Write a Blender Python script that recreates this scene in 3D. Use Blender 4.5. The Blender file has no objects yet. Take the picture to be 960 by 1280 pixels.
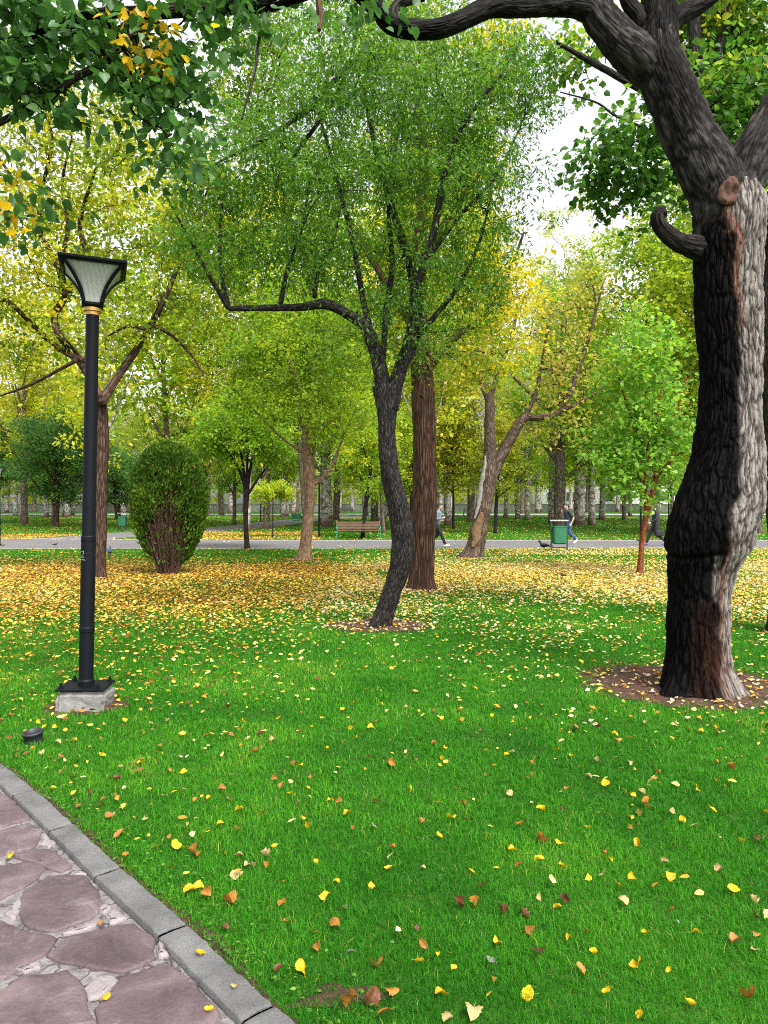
import bpy, bmesh, math, random
import numpy as np
from mathutils import Vector, Matrix

rng = np.random.default_rng(11)
random.seed(11)
R = math.radians
scene = bpy.context.scene
COL = scene.collection

# ------------------------------------------------------------------ view geometry used to place things in metres
F, CX, HY, CH = 924.0, 480.0, 636.0, 1.6

def terrain(y):
    y = np.asarray(y, float)
    t = np.clip(y - 38.0, 0, None)
    z = 0.018 * (np.sqrt(t * t + 16) - 4)
    return 1.42 * np.tanh(z / 1.42)

def depth_of(y):
    lo, hi = 1.0, 400.0
    for _ in range(60):
        m = (lo + hi) / 2
        if HY + (CH - float(terrain(m))) * F / m > y: lo = m
        else: hi = m
    return lo

def P(x, y, D):
    return np.array([(x - CX) / F * D, D, CH + (HY - y) / F * D])

def G(x, y):
    D = depth_of(y)
    return np.array([(x - CX) / F * D, D, float(terrain(D))])

# ------------------------------------------------------------------ noise
def _hash(ix, iy, iz):
    h = (ix.astype(np.int64) * 374761393 + iy.astype(np.int64) * 668265263 + iz.astype(np.int64) * 2147483647 % 1274126177)
    h = (h ^ (h >> 13)) * 1274126177
    h = h ^ (h >> 16)
    return (h & 0xFFFFFF).astype(float) / 0xFFFFFF

def vnoise(p):
    i = np.floor(p).astype(np.int64); f = p - i
    u = f * f * (3 - 2 * f)
    r = 0
    for dx in (0, 1):
        for dy in (0, 1):
            for dz in (0, 1):
                w = (u[:, 0] if dx else 1 - u[:, 0]) * (u[:, 1] if dy else 1 - u[:, 1]) * (u[:, 2] if dz else 1 - u[:, 2])
                r = r + w * _hash(i[:, 0] + dx, i[:, 1] + dy, i[:, 2] + dz)
    return r * 2 - 1

def fbm(p, o=4):
    a, s, r = 1.0, 1.0, 0
    for k in range(o):
        r = r + a * vnoise(p * s + 17.3 * k); a *= .5; s *= 2.03
    return r

def worley(p):
    """F2 - F1 of jittered cells"""
    ip = np.floor(p).astype(np.int64); fp = p - ip
    f1 = np.full(len(p), 9.); f2 = np.full(len(p), 9.)
    for dx in (-1, 0, 1):
        for dy in (-1, 0, 1):
            for dz in (-1, 0, 1):
                c = ip + [dx, dy, dz]
                d = ((np.stack([dx + _hash(c[:, 0], c[:, 1], c[:, 2]), dy + _hash(c[:, 0] + 91, c[:, 1], c[:, 2]), dz + _hash(c[:, 0], c[:, 1] + 57, c[:, 2])], 1) - fp) ** 2).sum(1)
                f2 = np.minimum(f2, np.maximum(f1, d)); f1 = np.minimum(f1, d)
    return np.sqrt(f2) - np.sqrt(f1)

# ------------------------------------------------------------------ objects
def tag(o, label=None, cat=None, group=None, kind=None):
    if label: o['label'] = label
    if cat: o['category'] = cat
    if group: o['group'] = group
    if kind: o['kind'] = kind
    return o

def thing(name, label, cat, loc=(0, 0, 0), rz=0, group=None):
    o = bpy.data.objects.new(name, None); COL.objects.link(o)
    o.empty_display_size = .2
    o.location = [float(v) for v in loc]; o.rotation_euler = (0, 0, rz)
    return tag(o, label, cat, group)

def link(name, me, mat=None, parent=None):
    if mat is not None and not me.materials: me.materials.append(mat)
    o = bpy.data.objects.new(name, me); COL.objects.link(o)
    if parent is not None: o.parent = parent
    return o

def mk(name, V, faces, mat=None, parent=None, attrs=None, smooth=True, origin=None, midx=None):
    """faces: array (M,k) or a list of such arrays"""
    V = np.asarray(V, np.float32)
    if origin is not None: V = V - np.asarray(origin, np.float32)
    if isinstance(faces, np.ndarray): faces = [faces]
    faces = [f for f in faces if len(f)]
    me = bpy.data.meshes.new(name)
    li = np.concatenate([f.ravel() for f in faces]).astype(np.int32)
    tot = np.concatenate([np.full(len(f), f.shape[1]) for f in faces])
    st = np.concatenate([[0], np.cumsum(tot)[:-1]]).astype(np.int32)
    me.vertices.add(len(V)); me.vertices.foreach_set('co', V.ravel())
    me.loops.add(len(li)); me.loops.foreach_set('vertex_index', li)
    me.polygons.add(len(tot)); me.polygons.foreach_set('loop_start', st)
    me.update(calc_edges=True)
    if smooth: me.polygons.foreach_set('use_smooth', np.ones(len(tot), bool))
    for k, a in (attrs or {}).items():
        a = np.asarray(a, np.float32)
        if a.ndim == 1:
            at = me.attributes.new(k, 'FLOAT', 'POINT'); at.data.foreach_set('value', a)
        else:
            at = me.attributes.new(k, 'FLOAT_VECTOR', 'POINT'); at.data.foreach_set('vector', a.ravel())
    mats = mat if isinstance(mat, (list, tuple)) else ([mat] if mat else [])
    for m in mats: me.materials.append(m)
    if midx is not None: me.polygons.foreach_set('material_index', np.asarray(midx, np.int32))
    o = bpy.data.objects.new(name, me); COL.objects.link(o)
    if parent is not None: o.parent = parent
    return o

def bm_obj(name, bm, mat, parent=None, smooth=False):
    me = bpy.data.meshes.new(name)
    bmesh.ops.recalc_face_normals(bm, faces=bm.faces)
    bm.to_mesh(me); bm.free()
    if smooth: me.polygons.foreach_set('use_smooth', np.ones(len(me.polygons), bool))
    return link(name, me, mat, parent)

def dup(root, loc=None, rz=None, scale=None, label=None, group=None):
    r = root.copy(); COL.objects.link(r)
    if loc is not None: r.location = [float(v) for v in loc]
    if rz is not None: r.rotation_euler = (0, 0, rz)
    if scale is not None: r.scale = scale
    if label: r['label'] = label
    if group: r['group'] = group
    for ch in list(root.children):
        c = ch.copy(); COL.objects.link(c); c.parent = r
        for g in list(ch.children):
            d = g.copy(); COL.objects.link(d); d.parent = c
    return r

class Acc:
    """collects several pieces into one mesh"""
    def __init__(s): s.V = []; s.F = []; s.A = {}; s.n = 0
    def add(s, V, F, **attrs):
        V = np.asarray(V, float)
        for f in (F if isinstance(F, list) else [F]): s.F.append(f + s.n)
        s.V.append(V); s.n += len(V)
        for k, a in attrs.items(): s.A.setdefault(k, []).append(np.asarray(a, float))
    def build(s, name, mat, parent=None, origin=None, smooth=True):
        if not s.V: return None
        return mk(name, np.concatenate(s.V), s.F, mat, parent, {k: np.concatenate(a) for k, a in s.A.items()}, smooth, origin)

# ------------------------------------------------------------------ shapes
def catmull(pts, n):
    pts = np.asarray(pts, float)
    q = np.vstack([2 * pts[0] - pts[1], pts, 2 * pts[-1] - pts[-2]])
    d = np.r_[0, np.cumsum(np.linalg.norm(np.diff(pts[:, :3], axis=0), axis=1))]
    t = np.linspace(0, d[-1], n)
    out = []
    for v in t:
        i = min(max(np.searchsorted(d, v) - 1, 0), len(pts) - 2)
        u = (v - d[i]) / max(d[i + 1] - d[i], 1e-9)
        a, b, c, e = q[i], q[i + 1], q[i + 2], q[i + 3]
        out.append(.5 * (2 * b + (c - a) * u + (2 * a - 5 * b + 4 * c - e) * u * u + (3 * b - a - 3 * c + e) * u ** 3))
    return np.array(out)

def tube(pts, rad, sides, cap=True):
    pts = np.asarray(pts, float); n = len(pts)
    T = np.gradient(pts, axis=0); T /= np.linalg.norm(T, axis=1)[:, None] + 1e-12
    ref = np.array([0, 1., 0]) if abs(T[0, 1]) < .8 else np.array([1., 0, 0])
    U = np.zeros((n, 3)); u = np.cross(T[0], ref); u /= np.linalg.norm(u)
    for i in range(n):
        u = u - T[i] * np.dot(u, T[i]); u /= np.linalg.norm(u) + 1e-12; U[i] = u
    W = np.cross(T, U)
    th = np.arange(sides) / sides * 2 * math.pi
    ring = U[:, None, :] * np.cos(th)[None, :, None] + W[:, None, :] * np.sin(th)[None, :, None]
    rad = np.asarray(rad, float)
    V = pts[:, None, :] + ring * rad[:, None, None]
    s = np.r_[0, np.cumsum(np.linalg.norm(np.diff(pts, axis=0), axis=1))]
    rm = max(rad.mean(), .01)
    bk = np.stack([np.broadcast_to(np.cos(th) * rm, (n, sides)), np.broadcast_to(np.sin(th) * rm, (n, sides)), np.broadcast_to(s[:, None], (n, sides))], -1)
    i = np.arange(n - 1)[:, None] * sides; j = np.arange(sides)[None, :]; j2 = (j + 1) % sides
    Q = np.stack([i + j, i + j2, i + sides + j2, i + sides + j], -1).reshape(-1, 4)
    V = V.reshape(-1, 3); bk = bk.reshape(-1, 3); Fs = [Q]
    if cap:
        V = np.vstack([V, pts[0], pts[-1]]); bk = np.vstack([bk, [0, 0, 0], [0, 0, s[-1]]])
        a = len(V) - 2; jj = np.arange(sides)
        Fs.append(np.stack([np.full(sides, a), (jj + 1) % sides, jj], -1))
        b = (n - 1) * sides
        Fs.append(np.stack([np.full(sides, a + 1), b + jj, b + (jj + 1) % sides], -1))
    return V, Fs, bk, ring.reshape(-1, 3)

def tubes_batch(Pt, Rd, sides):
    """many tubes with the same number of rings. Pt (N,k,3) Rd (N,k)"""
    N, k, _ = Pt.shape
    ch = Pt[:, -1] - Pt[:, 0]; ch /= np.linalg.norm(ch, axis=1)[:, None] + 1e-9
    ref = np.where(np.abs(ch[:, 2:3]) < .9, np.array([[0, 0, 1.]]), np.array([[1., 0, 0]]))
    U = np.cross(ch, ref); U /= np.linalg.norm(U, axis=1)[:, None] + 1e-9
    W = np.cross(ch, U)
    th = np.arange(sides) / sides * 2 * math.pi
    ring = U[:, None, None, :] * np.cos(th)[None, None, :, None] + W[:, None, None, :] * np.sin(th)[None, None, :, None]
    V = Pt[:, :, None, :] + ring * Rd[:, :, None, None]
    seg = np.linalg.norm(np.diff(Pt, axis=1), axis=2); s = np.concatenate([np.zeros((N, 1)), np.cumsum(seg, 1)], 1)
    bk = np.stack([np.broadcast_to(np.cos(th)[None, None] * .03, (N, k, sides)), np.broadcast_to(np.sin(th)[None, None] * .03, (N, k, sides)),
                   np.broadcast_to((s + rng.random((N, 1)) * 9)[:, :, None], (N, k, sides))], -1)
    b = np.arange(N)[:, None, None] * (k * sides); i = np.arange(k - 1)[None, :, None] * sides; j = np.arange(sides)[None, None, :]; j2 = (j + 1) % sides
    Q = np.stack([b + i + j, b + i + j2, b + i + sides + j2, b + i + sides + j], -1).reshape(-1, 4)
    return V.reshape(-1, 3), Q, bk.reshape(-1, 3)

# leaf templates: local (along, across, normal), triangles
L_DIAMOND = (np.array([[0, 0, 0], [.45, .5, .10], [1, 0, -.05], [.45, -.5, .10]]), np.array([[0, 2, 1], [0, 3, 2]]))
L_QUAD = (np.array([[0, -.22, 0], [.4, -.5, .1], [.8, -.3, 0], [1, 0, -.1], [.8, .3, 0], [.4, .5, .1], [0, .22, 0]]), np.array([[0, 1, 6], [1, 5, 6], [1, 2, 5], [2, 4, 5], [2, 3, 4]]))
L_HEART = (np.array([[0, 0, 0], [-.08, .24, .06], [.12, .46, .12], [.42, .5, .10], [.74, .26, 0], [1, 0, -.12], [.74, -.26, 0], [.42, -.5, .10], [.12, -.46, .12], [-.08, -.24, .06], [.45, 0, -.02]]),
           np.array([[10, 0, 1], [10, 1, 2], [10, 2, 3], [10, 3, 4], [10, 4, 5], [10, 5, 6], [10, 6, 7], [10, 7, 8], [10, 8, 9], [10, 9, 0]]))
L_BLADE = (np.array([[0, 0, 0], [.3, .5, .06], [.65, .38, .04], [1, 0, -.08], [.65, -.38, .04], [.3, -.5, .06]]), np.array([[0, 3, 1], [1, 3, 2], [0, 5, 3], [5, 4, 3]]))

def unit(v): return v / (np.linalg.norm(v, axis=-1, keepdims=True) + 1e-12)

def leaves(pos, dr, nrm, ln, wd, tmpl, tint):
    t, f = tmpl; N, k = len(pos), len(t)
    dr = unit(dr); ac = unit(np.cross(nrm, dr)); nn = np.cross(dr, ac)
    V = pos[:, None] + dr[:, None] * (t[None, :, 0:1] * ln[:, None, None]) + ac[:, None] * (t[None, :, 1:2] * wd[:, None, None]) + nn[:, None] * (t[None, :, 2:3] * wd[:, None, None])
    Fc = (np.arange(N)[:, None, None] * k + f[None]).reshape(-1, 3)
    return V.reshape(-1, 3), Fc, np.repeat(tint, k)

# ------------------------------------------------------------------ materials
def new_mat(name):
    m = bpy.data.materials.new(name); m.use_nodes = True
    nt = m.node_tree; b = nt.nodes['Principled BSDF']
    return m, nt, b

def nd(nt, typ, **kw):
    n = nt.nodes.new(typ)
    for k, v in kw.items():
        if k.startswith('i_'):
            key = k[2:]; key = int(key) if key.isdigit() else key.replace('_', ' ')
            if hasattr(v, 'is_output') or isinstance(v, bpy.types.NodeSocket): nt.links.new(v, n.inputs[key])
            else: n.inputs[key].default_value = v
        else: setattr(n, k, v)
    return n

def ramp(nt, fac, stops, interp='LINEAR'):
    r = nt.nodes.new('ShaderNodeValToRGB'); cr = r.color_ramp; cr.interpolation = interp
    while len(cr.elements) < len(stops): cr.elements.new(.5)
    for e, (p, c) in zip(cr.elements, stops):
        e.position = p; e.color = (*c, 1) if len(c) == 3 else c
    if fac is not None: nt.links.new(fac, r.inputs[0])
    return r.outputs[0]

def mix(nt, fac, a, b, blend='MIX'):
    n = nt.nodes.new('ShaderNodeMix'); n.data_type = 'RGBA'; n.blend_type = blend
    for s, v in ((n.inputs[0], fac), (n.inputs[6], a), (n.inputs[7], b)):
        if isinstance(v, bpy.types.NodeSocket): nt.links.new(v, s)
        else: s.default_value = (*v, 1) if isinstance(v, tuple) and len(v) == 3 else v
    return n.outputs[2]

def math_n(nt, op, a, b=None, c=None):
    n = nt.nodes.new('ShaderNodeMath'); n.operation = op
    for i, v in enumerate((a, b, c)):
        if v is None: continue
        if isinstance(v, bpy.types.NodeSocket): nt.links.new(v, n.inputs[i])
        else: n.inputs[i].default_value = v
    return n.outputs[0]

def noise(nt, vec, scale, detail=4, rough=.55, dist=0.0):
    n = nd(nt, 'ShaderNodeTexNoise', i_Scale=scale, i_Detail=detail, i_Roughness=rough, i_Distortion=dist)
    if vec is not None: nt.links.new(vec, n.inputs['Vector'])
    return n.outputs[0]

def bump(nt, b, h, strength, dist=.02):
    n = nd(nt, 'ShaderNodeBump', i_Strength=strength, i_Distance=dist, i_Height=h)
    nt.links.new(n.outputs[0], b.inputs['Normal'])

def leaf_mat(name, stops, trans=.42, tgain=1.25, rough=.5, spec=.3, hvar=.02, vvar=.25):
    m, nt, b = new_mat(name)
    at = nd(nt, 'ShaderNodeAttribute', attribute_name='tint')
    c = ramp(nt, at.outputs['Fac'], stops)
    oi = nd(nt, 'ShaderNodeObjectInfo')
    hs = nd(nt, 'ShaderNodeHueSaturation', i_Color=c)
    nt.links.new(math_n(nt, 'MULTIPLY_ADD', oi.outputs['Random'], hvar * 2, .5 - hvar), hs.inputs['Hue'])
    nt.links.new(math_n(nt, 'MULTIPLY_ADD', oi.outputs['Random'], vvar, 1 - vvar / 2), hs.inputs['Value'])
    c = hs.outputs[0]
    b.inputs['Roughness'].default_value = rough; b.inputs['Specular IOR Level'].default_value = spec
    nt.links.new(c, b.inputs['Base Color'])
    tr = nd(nt, 'ShaderNodeBsdfTranslucent')
    nt.links.new(mix(nt, 1.0, c, (tgain, tgain * 1.02, tgain * .7), 'MULTIPLY'), tr.inputs['Color'])
    ms = nd(nt, 'ShaderNodeMixShader'); ms.inputs[0].default_value = trans
    nt.links.new(b.outputs[0], ms.inputs[1]); nt.links.new(tr.outputs[0], ms.inputs[2])
    nt.links.new(ms.outputs[0], nt.nodes['Material Output'].inputs['Surface'])
    return m

def bark_mat(name, dark, mid, light, scale=9, stretch=.16, bstr=.9, bdist=.02, rough=.85, patch=None, foot=None, wet=None, moss=None):
    m, nt, b = new_mat(name)
    at = nd(nt, 'ShaderNodeAttribute', attribute_name='bk')
    mp = nd(nt, 'ShaderNodeMapping'); nt.links.new(at.outputs['Vector'], mp.inputs['Vector']); mp.inputs['Scale'].default_value = (1, 1, stretch)
    v = mp.outputs[0]
    n1 = noise(nt, v, scale, 6, .6, .6)
    vo = nd(nt, 'ShaderNodeTexVoronoi', feature='DISTANCE_TO_EDGE', i_Scale=scale * 1.3)
    vm = nd(nt, 'ShaderNodeVectorMath', operation='ADD'); nt.links.new(v, vm.inputs[0])
    nn = nd(nt, 'ShaderNodeTexNoise', i_Scale=scale * .8, i_Detail=3.0); nt.links.new(v, nn.inputs['Vector'])
    sc = nd(nt, 'ShaderNodeVectorMath', operation='SCALE'); nt.links.new(nn.outputs['Color'], sc.inputs[0]); sc.inputs['Scale'].default_value = 1.6 / scale
    nt.links.new(sc.outputs[0], vm.inputs[1]); nt.links.new(vm.outputs[0], vo.inputs['Vector'])
    crack = math_n(nt, 'SMOOTH_MIN', vo.outputs['Distance'], .3, .1)
    h = math_n(nt, 'ADD', math_n(nt, 'MULTIPLY', crack, 2.2), math_n(nt, 'MULTIPLY', n1, .6))
    c = ramp(nt, h, [(.18, dark), (.5, mid), (.85, light)])
    if patch:
        pn = noise(nt, at.outputs['Vector'], patch[1], 3, .55, .4)
        c = mix(nt, ramp(nt, pn, [(.50, (0, 0, 0)), (.56, (1, 1, 1))]), c, patch[0])
    if moss:
        geo = nd(nt, 'ShaderNodeNewGeometry')
        pn = noise(nt, at.outputs['Vector'], 3, 5, .6)
        c = mix(nt, math_n(nt, 'MULTIPLY', ramp(nt, pn, [(.45, (0, 0, 0)), (.65, (1, 1, 1))]), .6), c, moss)
    if foot:
        tc = nd(nt, 'ShaderNodeTexCoord'); sx = nd(nt, 'ShaderNodeSeparateXYZ'); nt.links.new(tc.outputs['Object'], sx.inputs[0])
        hh = math_n(nt, 'ADD', sx.outputs['Z'], math_n(nt, 'MULTIPLY', noise(nt, tc.outputs['Object'], 1.5, 3), 1.2))
        k = ramp(nt, math_n(nt, 'DIVIDE', hh, 5.0), [(foot[1] / 5 , (1, 1, 1)), (foot[1] / 5 + .12, (0, 0, 0))])
        c = mix(nt, k, c, foot[0])
    if wet:
        wa = nd(nt, 'ShaderNodeAttribute', attribute_name='wet')
        fa = nd(nt, 'ShaderNodeAttribute', attribute_name='fis')
        h2 = math_n(nt, 'ADD', fa.outputs['Fac'], math_n(nt, 'MULTIPLY_ADD', noise(nt, v, scale * 2.2, 8, .72), .9, -.45))
        c = mix(nt, .22, ramp(nt, h2, [(.30, dark), (.62, mid), (.98, light)]), c)
        dk = ramp(nt, h2, [(.35, wet[0]), (1.0, wet[1])])
        c = mix(nt, wa.outputs['Fac'], c, dk)
        ra = nd(nt, 'ShaderNodeAttribute', attribute_name='rust')
        c = mix(nt, ra.outputs['Fac'], c, ramp(nt, n1, [(.3, (.05, .02, .012)), (.7, (.2, .075, .04))]))
        nt.links.new(math_n(nt, 'MULTIPLY_ADD', wa.outputs['Fac'], -.22, rough), b.inputs['Roughness'])
    else: b.inputs['Roughness'].default_value = rough
    nt.links.new(c, b.inputs['Base Color'])
    b.inputs['Specular IOR Level'].default_value = .05 if wet else .12
    bump(nt, b, h, bstr, bdist)
    return m

def plain(name, col, rough=.5, metal=0., spec=.5, var=.15, vscale=20, bstr=0., bscale=80):
    m, nt, b = new_mat(name)
    tc = nd(nt, 'ShaderNodeTexCoord')
    n = noise(nt, tc.outputs['Object'], vscale, 5, .6)
    c = ramp(nt, n, [(.25, tuple(v * (1 - var) for v in col)), (.75, tuple(min(1, v * (1 + var)) for v in col))])
    nt.links.new(c, b.inputs['Base Color'])
    nt.links.new(math_n(nt, 'MULTIPLY_ADD', n, .25, rough - .12), b.inputs['Roughness'])
    b.inputs['Metallic'].default_value = metal; b.inputs['Specular IOR Level'].default_value = spec
    if bstr: bump(nt, b, noise(nt, tc.outputs['Object'], bscale, 6, .65), bstr, .01)
    return m

# ------------------------------------------------------------------ world, sun, camera
EXPOSURE = 1.38
w = bpy.data.worlds.new('World'); scene.world = w; w.use_nodes = True
nt = w.node_tree; bg = nt.nodes['Background']
sky = nt.nodes.new('ShaderNodeTexSky'); sky.sky_type = 'NISHITA'; sky.sun_disc = False
SUN_EL, SUN_AZ = R(52), R(150)
sky.sun_elevation = SUN_EL; sky.sun_rotation = SUN_AZ; sky.dust_density = 4.0; sky.air_density = 1.0
hs = nd(nt, 'ShaderNodeHueSaturation', i_Color=sky.outputs[0]); hs.inputs['Saturation'].default_value = .18
tcw = nd(nt, 'ShaderNodeTexCoord')
cl = noise(nt, tcw.outputs['Generated'], 2.2, 6, .6)
cc = mix(nt, 1.0, hs.outputs[0], ramp(nt, cl, [(.3, (.92, .94, .97)), (.7, (1.35, 1.33, 1.3))]), 'MULTIPLY')
nt.links.new(cc, bg.inputs['Color']); bg.inputs['Strength'].default_value = .15
sl = bpy.data.lights.new('sun', 'SUN'); sl.energy = 1.5; sl.angle = R(14); sl.color = (1, .965, .91)
so = bpy.data.objects.new('sun', sl); COL.objects.link(so)
sd = Vector((math.sin(SUN_AZ) * math.cos(SUN_EL), math.cos(SUN_AZ) * math.cos(SUN_EL), math.sin(SUN_EL)))
so.rotation_euler = (-sd).to_track_quat('-Z', 'Y').to_euler()
so.location = sd * 30
cam = bpy.data.cameras.new('camera'); co = bpy.data.objects.new('camera', cam); COL.objects.link(co)
co.location = (0, 0, CH); co.rotation_euler = (R(90), 0, 0)
cam.sensor_fit = 'VERTICAL'; cam.sensor_height = 36; cam.sensor_width = 27; cam.lens = F / 1280 * 36
cam.shift_y = -4 / 1280; cam.clip_end = 2000; cam.clip_start = .05
scene.camera = co
vs = scene.view_settings; vs.view_transform = 'Standard'; vs.look = 'None'; vs.gamma = 1; vs.use_curve_mapping = False; vs.exposure = EXPOSURE
scene.display_settings.display_device = 'sRGB'
cy = scene.cycles
cy.max_bounces = 8; cy.diffuse_bounces = 4; cy.glossy_bounces = 2; cy.transmission_bounces = 6; cy.transparent_max_bounces = 4
cy.sample_clamp_indirect = 6
cy.use_denoising = False; cy.pixel_filter_type = 'BLACKMAN_HARRIS'; cy.filter_width = 1.05; cy.denoiser = 'OPENIMAGEDENOISE'; cy.denoising_input_passes = 'RGB_ALBEDO_NORMAL'; cy.denoising_prefilter = 'ACCURATE'
cy.caustics_reflective = False; cy.caustics_refractive = False

# ------------------------------------------------------------------ layout of the ground
KERB = np.array([(-9.5, 9.2), (-5.0, 6.75), (-3.2, 5.3), (-2.37, 4.56), (-1.89, 4.06), (-1.557, 3.69), (-1.157, 3.24), (-.76, 2.81), (-.485, 2.49), (-.306, 2.295), (.1, 1.85), (.8, 1.1), (1.9, 0.1), (3.5, -1.2), (6, -3)])
KC = catmull(KERB, 600)                       # lawn side of the kerb
def kerb_side(x, y):
    """signed distance to the kerb's lawn edge, positive on the lawn"""
    x = np.atleast_1d(np.asarray(x, float)); y = np.atleast_1d(np.asarray(y, float)); out = np.empty(len(x))
    K = KC[::3]
    tg = np.gradient(K, axis=0); nrm = np.stack([-tg[:, 1], tg[:, 0]], 1); nrm /= np.linalg.norm(nrm, axis=1)[:, None]
    for a in range(0, len(x), 20000):
        q = np.stack([x[a:a + 20000], y[a:a + 20000]], 1)
        d2 = (q[:, 0:1] - K[None, :, 0]) ** 2 + (q[:, 1:2] - K[None, :, 1]) ** 2
        j = d2.argmin(1)
        out[a:a + 20000] = np.sum((q - K[j]) * nrm[j], 1)
    return out
if kerb_side([2.], [5.])[0] < 0: KC = KC[::-1].copy()

PY0, PY1 = 29.7, 36.8                          # the asphalt path across the park
def path_near(x): return PY0 + .25 * np.sin(x * .13)
def path_far(x): return PY1 + .35 * np.sin(x * .11 + 1) + np.clip(-x - 6, 0, 12) * .22
P2 = np.array([G(*p)[:2] for p in ((90, 674), (160, 668), (230, 664), (290, 660), (330, 656), (365, 651.5), (420, 647.5), (480, 645.5), (560, 644.5))])
P2C = catmull(P2, 80)
def dist_p2(x, y):
    out = np.full(len(x), 1e9)
    for c in P2C: out = np.minimum(out, (x - c[0]) ** 2 + (y - c[1]) ** 2)
    return np.sqrt(out)
P2W = 2.1
ROAD0, ROAD1 = 92.0, 101.0

PITS = [  # centre x, y, radius x, radius y
    (2.77, 6.72, .98, .90), (P(472, 783, 10)[0], 10.15, .75, .62), (P(525, 737, 14.6)[0], 14.6, .72, .6),
    (P(800, 717, 18.2)[0], 18.2, .62, .6), (P(380, 700, 23)[0], 23, .62, .7), (P(212, 718, 18)[0], 18, .7, .6), (P(108, 870, 6)[0], 6.0, .32, .30), (P(124, 722, 17)[0], 17, .5, .5), (P(592, 697, 24)[0], 24, .8, .7), (-.13, 2.42, .13, .07)]
def pit_dist(x, y):
    d = np.full(len(x), 9.)
    wob = .10 * vnoise(np.stack([x * 2.2, y * 2.2, np.zeros(len(x))], 1))
    for k, (cx, cy_, rx, ry) in enumerate(PITS):
        d = np.minimum(d, np.sqrt(((x - cx) / rx) ** 2 + ((y - cy_) / ry) ** 2) + wob)
    return d

# ground sheet
def grid(x0, x1, y0, y1, nx, ny, ys=None):
    xs = np.linspace(x0, x1, nx); ys = np.linspace(y0, y1, ny) if ys is None else ys
    X, Y = np.meshgrid(xs, ys); V = np.stack([X.ravel(), Y.ravel(), terrain(Y.ravel())], 1)
    ny = len(ys); i = np.arange(ny - 1)[:, None] * nx; j = np.arange(nx - 1)[None]
    return V, np.stack([i + j, i + j + 1, i + nx + j + 1, i + nx + j], -1).reshape(-1, 4)

m, nt, b = new_mat('lawn_soil_and_grass')
tc = nd(nt, 'ShaderNodeTexCoord'); o_ = tc.outputs['Object']
c1 = ramp(nt, noise(nt, o_, 1.3, 5, .6), [(.3, (.02, .095, .004)), (.7, (.045, .15, .008))])
c2 = ramp(nt, noise(nt, o_, 60, 3, .7), [(.3, (.6, .6, .6)), (.7, (1.3, 1.3, 1.3))])
c = mix(nt, 1., c1, c2, 'MULTIPLY')
nt.links.new(c, b.inputs['Base Color']); b.inputs['Roughness'].default_value = .9; b.inputs['Specular IOR Level'].default_value = .15
bump(nt, b, noise(nt, o_, 40, 5, .7), .8, .04)
M_LAWN = m
V, Fq = grid(-420, 420, -40, 900, 61, 0, ys=np.r_[np.linspace(-40, 36, 20), np.linspace(38, 140, 60), np.linspace(160, 900, 12)])
tag(mk('lawn', V, Fq, M_LAWN), 'green park lawn reaching back under the trees', 'lawn', kind='structure')

def soil_mat(name, a, b_):
    m, nt, b = new_mat(name); tc = nd(nt, 'ShaderNodeTexCoord'); o_ = tc.outputs['Object']
    n = noise(nt, o_, 9, 7, .65)
    nt.links.new(ramp(nt, n, [(.3, a), (.7, b_)]), b.inputs['Base Color']); b.inputs['Roughness'].default_value = .95; b.inputs['Specular IOR Level'].default_value = .15
    bump(nt, b, noise(nt, o_, 45, 7, .7), 1., .03); return m
M_SOIL = soil_mat('bare_soil', (.05, .026, .019), (.14, .075, .055))
for k, (cx, cy_, rx, ry) in enumerate(PITS):
    n = 64; rings = 7
    th = np.linspace(0, 2 * math.pi, n, endpoint=False)
    wob = 1 + .13 * vnoise(np.stack([np.cos(th) * 1.6 + k * 5, np.sin(th) * 1.6, np.zeros(n)], 1)) + .07 * vnoise(np.stack([np.cos(th) * 7 + k, np.sin(th) * 7, np.zeros(n)], 1))
    if rx < .2: wob = 1 + .5 * vnoise(np.stack([np.cos(th) * 2.2, np.sin(th) * 2.2, np.zeros(n) + 4], 1)) + .25 * vnoise(np.stack([np.cos(th) * 6, np.sin(th) * 6, np.zeros(n)], 1))
    V = [[cx, cy_, .03 if rx > .2 else .008]]; Fs = []
    for r in range(1, rings + 1):
        f = r / rings
        V += [[cx + math.cos(t) * rx * f * wv, cy_ + math.sin(t) * ry * f * wv, .004 + (.026 if rx > .2 else .004) * (1 - f) ** .7] for t, wv in zip(th, wob)]
    V = np.array(V); V[:, 2] += np.where(V[:, 2] > .0045, .006 * vnoise(V * 9), 0).clip(-.003)
    j = np.arange(n); tri = np.stack([np.zeros(n, int), 1 + j, 1 + (j + 1) % n], 1); q = []
    for r in range(rings - 1):
        a = 1 + r * n; q.append(np.stack([a + j, a + n + j, a + n + (j + 1) % n, a + (j + 1) % n], 1))
    tag(mk('soil', V, [tri] + q, M_SOIL), 'bare brown soil ring in the lawn around a trunk or post', 'soil', kind='structure')
# bare earth along the kerb
K = KC[::2]; tg = np.gradient(K, axis=0); kn = np.stack([-tg[:, 1], tg[:, 0]], 1); kn /= np.linalg.norm(kn, axis=1)[:, None]
wob = .02 + .03 * (1 + vnoise(np.stack([K[:, 0] * 3, K[:, 1] * 3, np.zeros(len(K))], 1)))
e = K + kn * wob[:, None]; n = len(K)
V = np.vstack([np.c_[K, np.full(n, .006)], np.c_[e, np.full(n, .005)]]); i = np.arange(n - 1)
tag(mk('soil', V, np.stack([i, i + 1, n + i + 1, n + i], 1), M_SOIL), 'thin strip of bare soil along the kerb', 'soil', kind='structure')

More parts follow.
